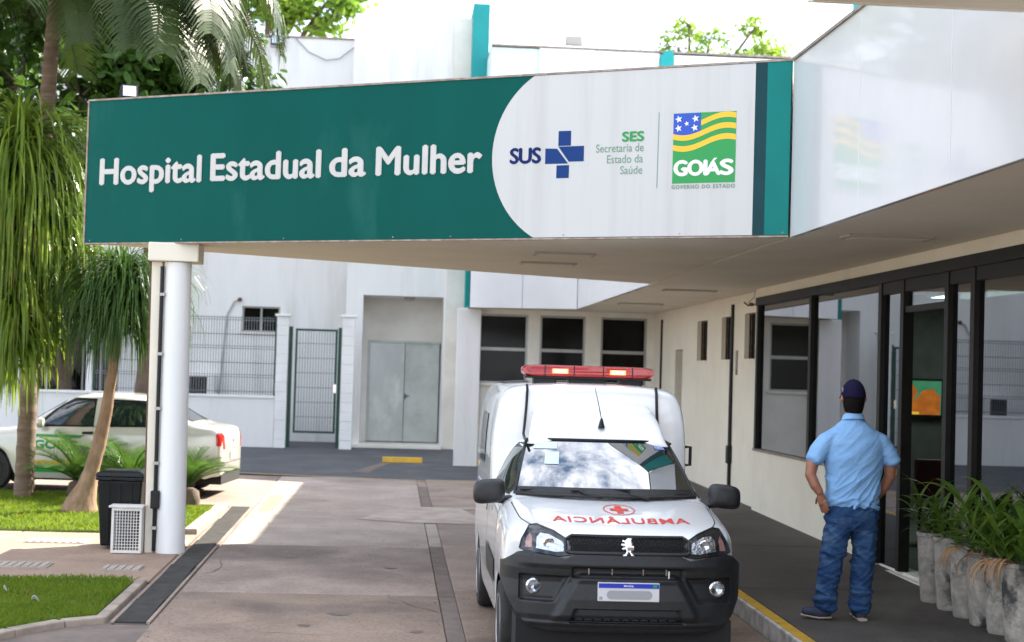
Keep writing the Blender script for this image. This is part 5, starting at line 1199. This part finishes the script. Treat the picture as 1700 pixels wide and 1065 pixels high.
# ---- small ponytail palm with swollen leaning trunk
pp = thing('ponytail_palm', 'ponytail palm with swollen base, leaning tan trunk and drooping dark leaves', 'palm', (-3.74, 20.25, gz(20.25)))
z0 = gz(20.25)
tr = [(-3.745, 20.25, z0 - .05, .235), (-3.74, 20.25, z0 + .08, .215), (-3.71, 20.25, z0 + .2, .165), (-3.665, 20.25, z0 + .33, .12), (-3.61, 20.25, z0 + .55, .09), (-3.54, 20.25, z0 + .85, .078), (-3.47, 20.25, z0 + 1.25, .068), (-3.41, 20.25, z0 + 1.75, .06), (-3.37, 20.25, z0 + 2.2, .055), (-3.33, 20.25, z0 + 2.75, .05)]
m = MB(); m.tube([q[:3] for q in tr], [q[3] for q in tr], 18); m.v = [tuple(Vector(v) + Vector((noise.noise(Vector(v) * 7), noise.noise(Vector(v) * 7 + Vector((5, 0, 0))), 0)) * .02) for v in m.v]
m.build('trunk', 'bark_pony', pp, smooth=180)
m = MB()
for hx, hy, hz_, n, ll in ((-3.33, 20.25, z0 + 2.85, 480, 1.35), (-3.16, 20.15, z0 + 2.6, 330, 1.2), (-3.48, 20.3, z0 + 2.55, 330, 1.2), (-3.30, 20.4, z0 + 2.3, 260, 1.05), (-3.32, 20.1, z0 + 2.35, 240, 1.05)):
    for i in range(n):
        ribbon(m, (hx + rnd.gauss(0, .02), hy + rnd.gauss(0, .02), hz_ + rnd.uniform(-.12, .06)), rnd.uniform(0, 6.283), rnd.uniform(.1, 1.35), ll * rnd.uniform(.65, 1.12), rnd.uniform(.014, .026), rnd.uniform(2.2, 3.3), 7, rnd.uniform(-.6, .6))
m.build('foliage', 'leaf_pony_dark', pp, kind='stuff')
# ---- large ponytail palm at the left edge: trunk just outside, long leaves hanging into view
pl_ = thing('ponytail_palm', 'large ponytail palm at left edge with long bright drooping leaves', 'palm', (-5.15, 20.7, gz(20.7)))
z1 = gz(20.7)
m = MB(); m.tube([(-5.15, 20.7, z1 - .05), (-5.14, 20.7, z1 + .3), (-5.08, 20.7, z1 + 1), (-5.0, 20.68, z1 + 2.4), (-4.82, 20.65, z1 + 3.6), (-4.72, 20.62, z1 + 4.35)], [.3, .24, .16, .13, .11, .08], 14); m.build('trunk', 'bark_pony', pl_, smooth=180)
m = MB()
for hx, hy, hz_, n, ll in ((-4.70, 20.6, 4.55, 330, 1.9), (-4.50, 20.5, 4.0, 300, 1.8), (-4.85, 20.4, 3.9, 300, 1.9), (-4.62, 20.75, 3.35, 260, 1.6), (-4.75, 20.5, 2.9, 260, 1.35), (-4.45, 20.65, 3.2, 240, 1.35), (-4.62, 20.3, 2.55, 230, 1.25), (-4.9, 20.35, 2.3, 200, 1.2), (-4.38, 20.45, 3.6, 240, 1.5), (-4.75, 20.3, 4.35, 220, 1.7), (-4.78, 20.3, 2.0, 180, 1.0), (-4.55, 20.25, 2.2, 170, 1.0)):
    for i in range(n):
        ribbon(m, (hx + rnd.gauss(0, .04), hy + rnd.gauss(0, .04), hz_ + rnd.uniform(-.2, .1)), rnd.uniform(0, 6.283), rnd.uniform(.0, 1.3), ll * rnd.uniform(.55, 1.1), rnd.uniform(.020, .050), rnd.uniform(2.3, 3.6), 8, rnd.uniform(-.9, .9))
m.build('foliage', 'leaf_pony', pl_, kind='stuff')
m = MB()
for i in range(26):
    ribbon(m, (-4.62 + rnd.gauss(0, .06), 20.45, 3.4 + rnd.uniform(-.4, .5)), rnd.uniform(3.6, 5.6), rnd.uniform(-.4, .5), rnd.uniform(.5, 1.0), .03, 2.4, 6, rnd.uniform(-1.5, 1.5))
m.build('dry_leaves', 'leaf_dry', pl_, kind='stuff')
# ---- queen palm: ringed trunk and big feathered fronds above
qp = thing('queen_palm', 'tall palm with ringed grey trunk and long drooping feathered fronds at top left', 'palm', (-4.80, 22.0, gz(22)))
m = MB(); rings = []
for i in range(120):
    t = i / 119; z = gz(22) - .05 + t * 7.1; x = -4.80 + .03 * t + .22 * t * t; y = 22.0 - .3 * t * t; r_ = .128 - .035 * t + (.02 * math.exp(-t * 40)); r_ *= 1.05 if i % 4 == 0 else (1.0 if i % 4 in (1, 3) else .97)
    rings.append([(x + r_ * math.cos(a), y + r_ * math.sin(a), z) for a in (2 * math.pi * j / 16 for j in range(16))])
m.loft(rings); m.build('trunk', 'bark_palm', qp, smooth=35)
CT = Vector((-4.55, 21.7, 7.1))
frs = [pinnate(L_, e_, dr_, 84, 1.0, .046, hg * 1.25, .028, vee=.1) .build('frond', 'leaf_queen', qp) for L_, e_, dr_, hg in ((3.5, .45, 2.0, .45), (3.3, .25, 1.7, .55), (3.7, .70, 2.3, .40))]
k = 0
for az, rot in ((-10, 0), (-32, 1), (12, 2), (-55, 0), (-75, 1), (-100, 2), (-130, 0), (35, 1), (60, 2), (100, 0), (150, 1), (-160, 2), (-20, 1), (-42, 2), (3, 1), (-65, 2), (22, 0), (-85, 0), (-15, 0), (-27, 2), (-48, 1), (8, 0), (-37, 0), (-5, 2), (17, 1), (-60, 0)):
    o = frs[k] if k < 3 else frs[rot].copy()
    if k >= 3: COL.objects.link(o); o.parent = qp
    o.location = CT - ORG[qp] + Vector((rnd.uniform(-.05, .05), rnd.uniform(-.05, .05), rnd.uniform(-.2, .1))); o.rotation_euler = (rnd.uniform(-.25, .25), rnd.uniform(-.1, .2), R(az)); o.scale = (rnd.uniform(.85, 1.08),) * 3; k += 1
for f_ in frs: f_.data.transform(Matrix.Translation(ORG[qp]))   # meshes were built about the origin
m = MB()
for i in range(420):
    a = rnd.uniform(0, 6.283); ribbon(m, (-3.72 + rnd.gauss(0, .10), 21.1 + rnd.gauss(0, .12), 6.95 + rnd.uniform(-.15, .1)), a, rnd.uniform(-.9, .4), rnd.uniform(.35, .62), .008, 1.8, 4)
m.tube([(-4.5, 21.6, 7.1), (-4.1, 21.3, 7.25), (-3.72, 21.1, 6.98)], [.03, .025, .02], 6)
m.build('fruit_cluster', 'dry_fibre', qp, kind='stuff')
# ---- broadleaf trees
def broad_leaf(m, p, L_, W_, nrm, az):
    n = Vector(nrm).normalized(); a = n.orthogonal().normalized(); a = Matrix.Rotation(az, 3, n) @ a; b = n.cross(a)
    k = len(m.v); f0 = .12 * W_
    for u, w, h in ((0, .12, 0), (.3, .42, -.02), (.62, .5, -.05), (.88, .3, -.12), (1, 0, -.2)):
        c0 = p + a * (u * L_) + n * (h * L_); m.v.append(tuple(c0 - b * W_ * w + n * f0)); m.v.append(tuple(c0)); m.v.append(tuple(c0 + b * W_ * w + n * f0))
    for i in range(4): q = k + 3 * i; m.f += [(q, q + 1, q + 4, q + 3), (q + 1, q + 2, q + 5, q + 4)]
def tree(label, base, trunk_top, blobs, n_leaf, L_, mat, name='broadleaf_tree', group=None, bark='bark', twig=.5):
    t = thing(name, label, 'tree', base, group=group); b = Vector(base); tt = Vector(trunk_top)
    m = MB(); m.tube([b - Vector((0, 0, .1)), b.lerp(tt, .4) + Vector((.1, 0, 0)), tt], [.26, .2, .15], 10)
    cl = []
    for bx_, by_, bz_, br in blobs:
        c_ = Vector((bx_, by_, bz_)); mid = tt.lerp(c_, .5) + Vector((rnd.uniform(-.3, .3), rnd.uniform(-.3, .3), .2)); m.tube([tt - Vector((0, 0, .3)), mid, c_], [.10, .06, .03], 6)
        for i in range(int(9 * br)):
            v = Vector((rnd.gauss(0, 1), rnd.gauss(0, 1), rnd.gauss(0, .8))).normalized() * br * rnd.uniform(.35, 1.0); e = c_ + v; m.tube([c_ + v * .1, c_ + v * .6 + Vector((0, 0, .08)), e], [.025, .015, .007], 4); cl.append((e, v.normalized()))
    m.build('trunk', bark, t, smooth=60)
    m = MB()
    for i in range(n_leaf):
        e, v = rnd.choice(cl); p = e + Vector((rnd.gauss(0, 1), rnd.gauss(0, 1), rnd.gauss(0, .8))) * twig * .45
        broad_leaf(m, p, L_ * rnd.uniform(.6, 1.2), L_ * rnd.uniform(.45, .6), (rnd.gauss(v.x * .4, .6), rnd.gauss(v.y * .4, .6), rnd.uniform(.15, 1.1)), rnd.uniform(0, 6.28))
    m.build('crown', mat, t, kind='stuff'); return t
tree('broadleaf tree with large glossy leaves at the top left corner behind the palms', (-6.4, 23.6, gz(23.6)), (-6.2, 23.6, 4.2), [(-5.35, 23.2, 5.8, .8), (-5.9, 23.3, 6.6, 1.0), (-5.0, 24.2, 6.9, .9), (-5.2, 23.6, 5.0, .7), (-6.2, 24, 5.4, .9)], 1500, .24, 'leaf_tree', twig=.42)
tree('dense dark broadleaf tree behind the drooping palm fronds', (-4.6, 30.5, gz(30)), (-4.5, 30.5, 5.0), [(-3.6, 30.2, 7.2, 1.3), (-4.9, 30.2, 7.9, 1.5), (-3.9, 30.8, 8.6, 1.3), (-5.9, 30.4, 6.8, 1.3), (-4.6, 29.9, 6.1, 1.1), (-6.6, 30.5, 8.3, 1.5), (-3.3, 30.6, 6.4, .9), (-6.6, 30, 5.2, 1.1), (-7.6, 30.4, 6.8, 1.2), (-5.4, 30, 5.2, .9), (-4.2, 31, 7.2, 1.2), (-5.4, 31, 8.8, 1.3), (-3.9, 29.8, 7.9, .9), (-5.0, 31, 6.6, 1.2), (-4.4, 30, 9.4, 1.2)], 11000, .26, 'leaf_tree', twig=.5)
tree('sunlit green tree rising over the left wing roof', (-4.0, 43.5, .3), (-3.6, 43.5, 9.0), [(-4.2, 43, 11.8, 1.4), (-2.8, 43, 12.2, 1.3), (-1.5, 43.2, 12.4, 1.0), (-3.4, 43, 13.2, 1.4), (-5.4, 43.2, 12.0, 1.5), (-2.3, 43, 11.1, .7), (-1.6, 43, 11.5, .5), (-6.6, 43, 13, 1.3), (-4.7, 43, 10.9, .9), (-3.5, 43, 11.1, .8)], 4200, .25, 'leaf_far', twig=.42)
tree('small pale yellow-green tree far behind the right roof', (9.0, 47, .3), (8.9, 47, 9.2), [(8.0, 46.6, 11.6, .65), (9.0, 46.8, 11.9, .6), (10.6, 46.6, 11.6, .8), (8.4, 47, 12.35, .45), (11.2, 47, 11.5, .6), (7.2, 46.6, 11.2, .35), (10.3, 46.6, 12.3, .45), (9.6, 46.8, 11.4, .5), (6.7, 46.6, 11.15, .2)], 1300, .17, 'leaf_far', twig=.27)
# dark hedge mass behind the low wall at far left
tree('dark leafy shrub behind the low wall at far left', (-7.2, 36.0, .26), (-7.1, 36.0, 1.6), [(-7.6, 35.9, 2.4, .7), (-6.7, 35.9, 2.8, .6), (-8.3, 35.9, 2.9, .8), (-7.2, 35.9, 3.4, .6)], 1500, .2, 'leaf_pony_dark', name='shrub', twig=.3)
# ---- cycads
cyf = [pinnate(L_, e_, d_, 44, .20, .020, .06, .012, tip=.75, start=.1, segs=1, vee=.55) for L_, e_, d_ in ((.95, 1.0, 1.0), (.9, .65, .8), (.85, 1.25, 1.1))]
for ci, (x, y, sc_, label) in enumerate(((-4.12, 22.1, .92, 'cycad with stiff feather leaves left of the swollen palm trunk'), (-3.35, 21.6, .92, 'cycad with pale shiny fronds behind the black bin'), (-2.55, 21.3, .70, 'cycad fronds spreading right of the round column'))):
    cy = thing('cycad', label, 'cycad', (x, y, gz(y)), group='cycads in front of the sedan')
    m = MB(); m.lathe([(.12, -.05), (.14, .1), (.12, .22), (.05, .26)], (x, y, gz(y)), 14); m.build('trunk', 'bark', cy, smooth=60)
    hh = .24 if ci < 2 else .30
    if ci == 0: base_f = [q.build('frond', 'leaf_cycad', cy) for q in cyf]
    for k in range(30):
        if ci == 0 and k < 3: o = base_f[k]; o.data.transform(Matrix.Translation(ORG[cy]))
        else: o = base_f[k % 3].copy(); COL.objects.link(o); o.parent = cy
        o.location = (0, 0, hh); o.rotation_euler = (rnd.uniform(-.15, .15), rnd.uniform(-.25, .35), 6.283 * k / 30 * 7.3 + rnd.uniform(-.1, .1)); o.scale = (sc_ * rnd.uniform(.85, 1.1),) * 3
# ---- planters with leafy plants by the glass front
pot_y = [13.38, 12.98, 12.60, 12.22, 11.86, 11.50]
pm_h = [.58, .585, .57, .56, .565, .57]
lab = ['concrete planter farthest up the row, nearest the open doorway', 'pale concrete planter with rusty orange streak, second from the doorway', 'dark mottled concrete planter third from the doorway', 'grey concrete planter fourth from the doorway with dry leaves over rim', 'concrete planter fifth from the doorway, half hidden behind the nearest', 'large blackened concrete planter nearest the camera with dried hanging leaves']
leafm = []
for kk in range(4):
    m = MB(); h0 = rnd.uniform(.28, .5); az0 = rnd.uniform(0, 6.28)
    # stalk with alternate lance leaves
    P = [Vector((0, 0, 0)), Vector((.03, 0, h0 * .5)), Vector((.09, 0, h0))]
    m.tube(P, [.007, .006, .004], 5)
    for j in range(13):
        t = .12 + .88 * j / 12; q = P[0].lerp(P[2], t) + Vector((.0, 0, 0)); ribbon(m, q, j * math.pi + rnd.uniform(-.7, .7) + (.0 if j < 12 else 0), rnd.uniform(.3, 1.1) + .3 * t, rnd.uniform(.19, .32), rnd.uniform(.032, .058), rnd.uniform(.7, 1.7), 5, rnd.uniform(-.3, .3), taper=.97)
    leafm.append(m)
stalk_src = None
for i, y in enumerate(pot_y):
    x = 4.60; zp = gz(y) + .14; h = pm_h[i]; n = 10
    pt = thing('planter', lab[i], 'planter', (x, y, zp), group='concrete planters along the glass front')
    m = MB(); rings = []
    for z, r_ in ((0, .112), (.015, .120), (.25, .140), (h - .035, .155), (h - .03, .162), (h, .163), (h, .145), (h - .06, .140)):
        rings.append([(x + r_ * (1 + .035 * abs(math.sin(n * t / 2)) ** 3) * math.cos(t + i * .4), y + r_ * (1 + .035 * abs(math.sin(n * t / 2)) ** 3) * math.sin(t + i * .4), zp + z) for t in (2 * math.pi * j / 72 for j in range(72))])
    m.loft(rings); m.build('pot', 'pot_concrete', pt, smooth=50)
    m = MB(); m.lathe([(.0, 0), (.146, -.002), (.146, -.03), (0, -.04)], (x, y, zp + h - .03), 24); m.build('soil', 'soil', pt)
    if i == 1: m = MB(); m.grid(lambda u, v: (x + .1885 * math.cos(R(205) + .25 * u) * (.9 + .1 * v), y + .1885 * math.sin(R(205) + .25 * u) * (.9 + .1 * v), zp + .15 + .25 * v), 4, 6)
    pn = thing('potted_plant', ['leafy green plant in the planter next to the open doorway', 'green lance-leaved plant in the rust-streaked planter', 'dark green plant with broad blades in the third planter', 'tall plant with upright blades in the fourth planter', 'spreading plant in the fifth planter with dry lower leaves', 'large plant with long green blades in the nearest planter'][i], 'plant', (x, y, zp + h - .04), group='plants in the concrete planters')
    ns = (7, 6, 6, 8, 7, 9)[i]
    if stalk_src is None:
        stalk_src = [q.build('stalk', 'leaf_pot', pn) for q in leafm]
        for q in stalk_src: q.data.transform(Matrix.Translation(ORG[pn]))
    for k in range(ns):
        if i == 0 and k < 4: o = stalk_src[k]
        else: o = stalk_src[k % 4].copy(); COL.objects.link(o); o.parent = pn
        a = 6.283 * k / ns + rnd.uniform(-.4, .4); rr = rnd.uniform(.02, .12)
        o.location = (rr * math.cos(a), rr * math.sin(a), 0); o.rotation_euler = (0, rnd.uniform(.0, .5) * rr / .12 + .05, a); o.scale = (rnd.uniform(.65, 1.15) * (.95 if i < 3 else 1.12),) * 3
    if i >= 3:
        m = MB()
        for k in range(16 if i == 5 else 9): a = R(rnd.uniform(170, 290)); ribbon(m, (x + .15 * math.cos(a), y + .15 * math.sin(a), zp + h - .01), a, rnd.uniform(.2, .8), rnd.uniform(.2, .42), .022, 2.9, 7, rnd.uniform(-2, 2))
        m.build('dry_leaves', 'leaf_dry', pn, kind='stuff')
# ---- fallen leaves and litter
for i, (x, y, label) in enumerate(((-2.75, 13.2, 'pale crumpled litter near the kerb on the front lawn'), (-3.1, 13.7, 'small white scrap at the middle of the front lawn'), (-2.9, 13.55, 'tiny pale dry leaf right of the scrap on the front lawn'), (-4.35, 19.6, 'dry pale leaf on the sunny lawn left of the swollen trunk'), (-4.65, 18.6, 'brown dry leaf on the sunny lawn near the path'))):
    m = MB(); s_ = (.035, .022, .02, .09, .06)[i]
    m.grid(lambda u, v: (x + (u - .5) * 2 * s_, y + (v - .5) * s_ * 1.3, .05 + .02 * math.sin(u * 5 + i) + .018 * math.cos(v * 4)), 6, 5)
    tag(m.build('litter', 'plate_white' if i < 2 else 'leaf_dry', ground=True, smooth=180, solid=.003), label, 'litter')
rl_ = random.Random(3)
pm('dust_leaf', (.10,.075,.055), (.16,.12,.08), sc=30, rough=.9)
m = MB()
for i in range(230):
    x, y = rl_.uniform(-1.7, 2.7), 11 + 15 * rl_.random() ** 1.3; s_ = rl_.uniform(.006, .022); a = rl_.uniform(0, 6.28)
    if i < 90: x = -1.75 + abs(rl_.gauss(0, .16))
    m.add([(x + s_ * math.cos(a + q) * (1 if q in (0, 3.14) else .5), y + s_ * math.sin(a + q) * (1 if q in (0, 3.14) else .5), .006 + rl_.uniform(0, .006)) for q in (0, 1.57, 3.14, 4.71)], [(0, 1, 2, 3)])
tag(m.build('leaf_litter', 'dust_leaf', ground=True, kind='stuff'), 'tiny scattered leaf crumbs and dirt on the driveway', 'leaf litter')
# ---- cracks and oil spots on the driveway
rc = random.Random(11)
def crack(x, y, ang, n, step, w):
    m = MB(); pts = []
    for i in range(n):
        pts.append((x, y)); ang += rc.gauss(0, .35); x += step * math.cos(ang); y += step * math.sin(ang) * 1.6
    for i, (a_, b_) in enumerate(pts):
        ww = w * (1 - .7 * i / n) * rc.uniform(.6, 1.3); m.v += [(a_ - ww * math.sin(ang), b_ + ww * math.cos(ang) , .0035), (a_ + ww * math.sin(ang), b_ - ww * math.cos(ang), .0035)]
    m.f = [(2 * i, 2 * i + 1, 2 * i + 3, 2 * i + 2) for i in range(n - 1)]
    m.build('crack', 'soil', drive, ground=True)
for x, y, a_, n in ((.44, 13.2, 2.6, 12), (.42, 15.4, 3.4, 10), (.63, 14.6, -.3, 8), (-1.7, 15.2, .4, 12), (-1.7, 19.3, -.2, 10), (.4, 21.6, 3.0, 14), (-.9, 12.1, 1.0, 10), (-.2, 18.6, 2.4, 9), (.64, 17.1, .3, 9)): crack(x, y, a_, n, .07, .006)
pm('oil_spot', (.10,.078,.064), (.15,.115,.095), sc=14, rough=.5, speck=.4)
for x, y, r_ in ((-.35, 13.1, .09), (.05, 15.9, .06), (-.95, 16.6, .05), (-.6, 12.5, .045), (.25, 12.3, .05)):
    m = MB(); rg = [(x + r_ * (1 + .35 * noise.noise(Vector((math.cos(t) * 2 + x, math.sin(t) * 2 + y, 0)))) * math.cos(t), y + 1.3 * r_ * (1 + .35 * noise.noise(Vector((math.cos(t) * 2 + x, math.sin(t) * 2 + y, 0)))) * math.sin(t), .0032) for t in (2 * math.pi * j / 24 for j in range(24))]
    m.add(rg, [tuple(range(24))]); m.build('oil_spot', 'oil_spot', drive, ground=True)
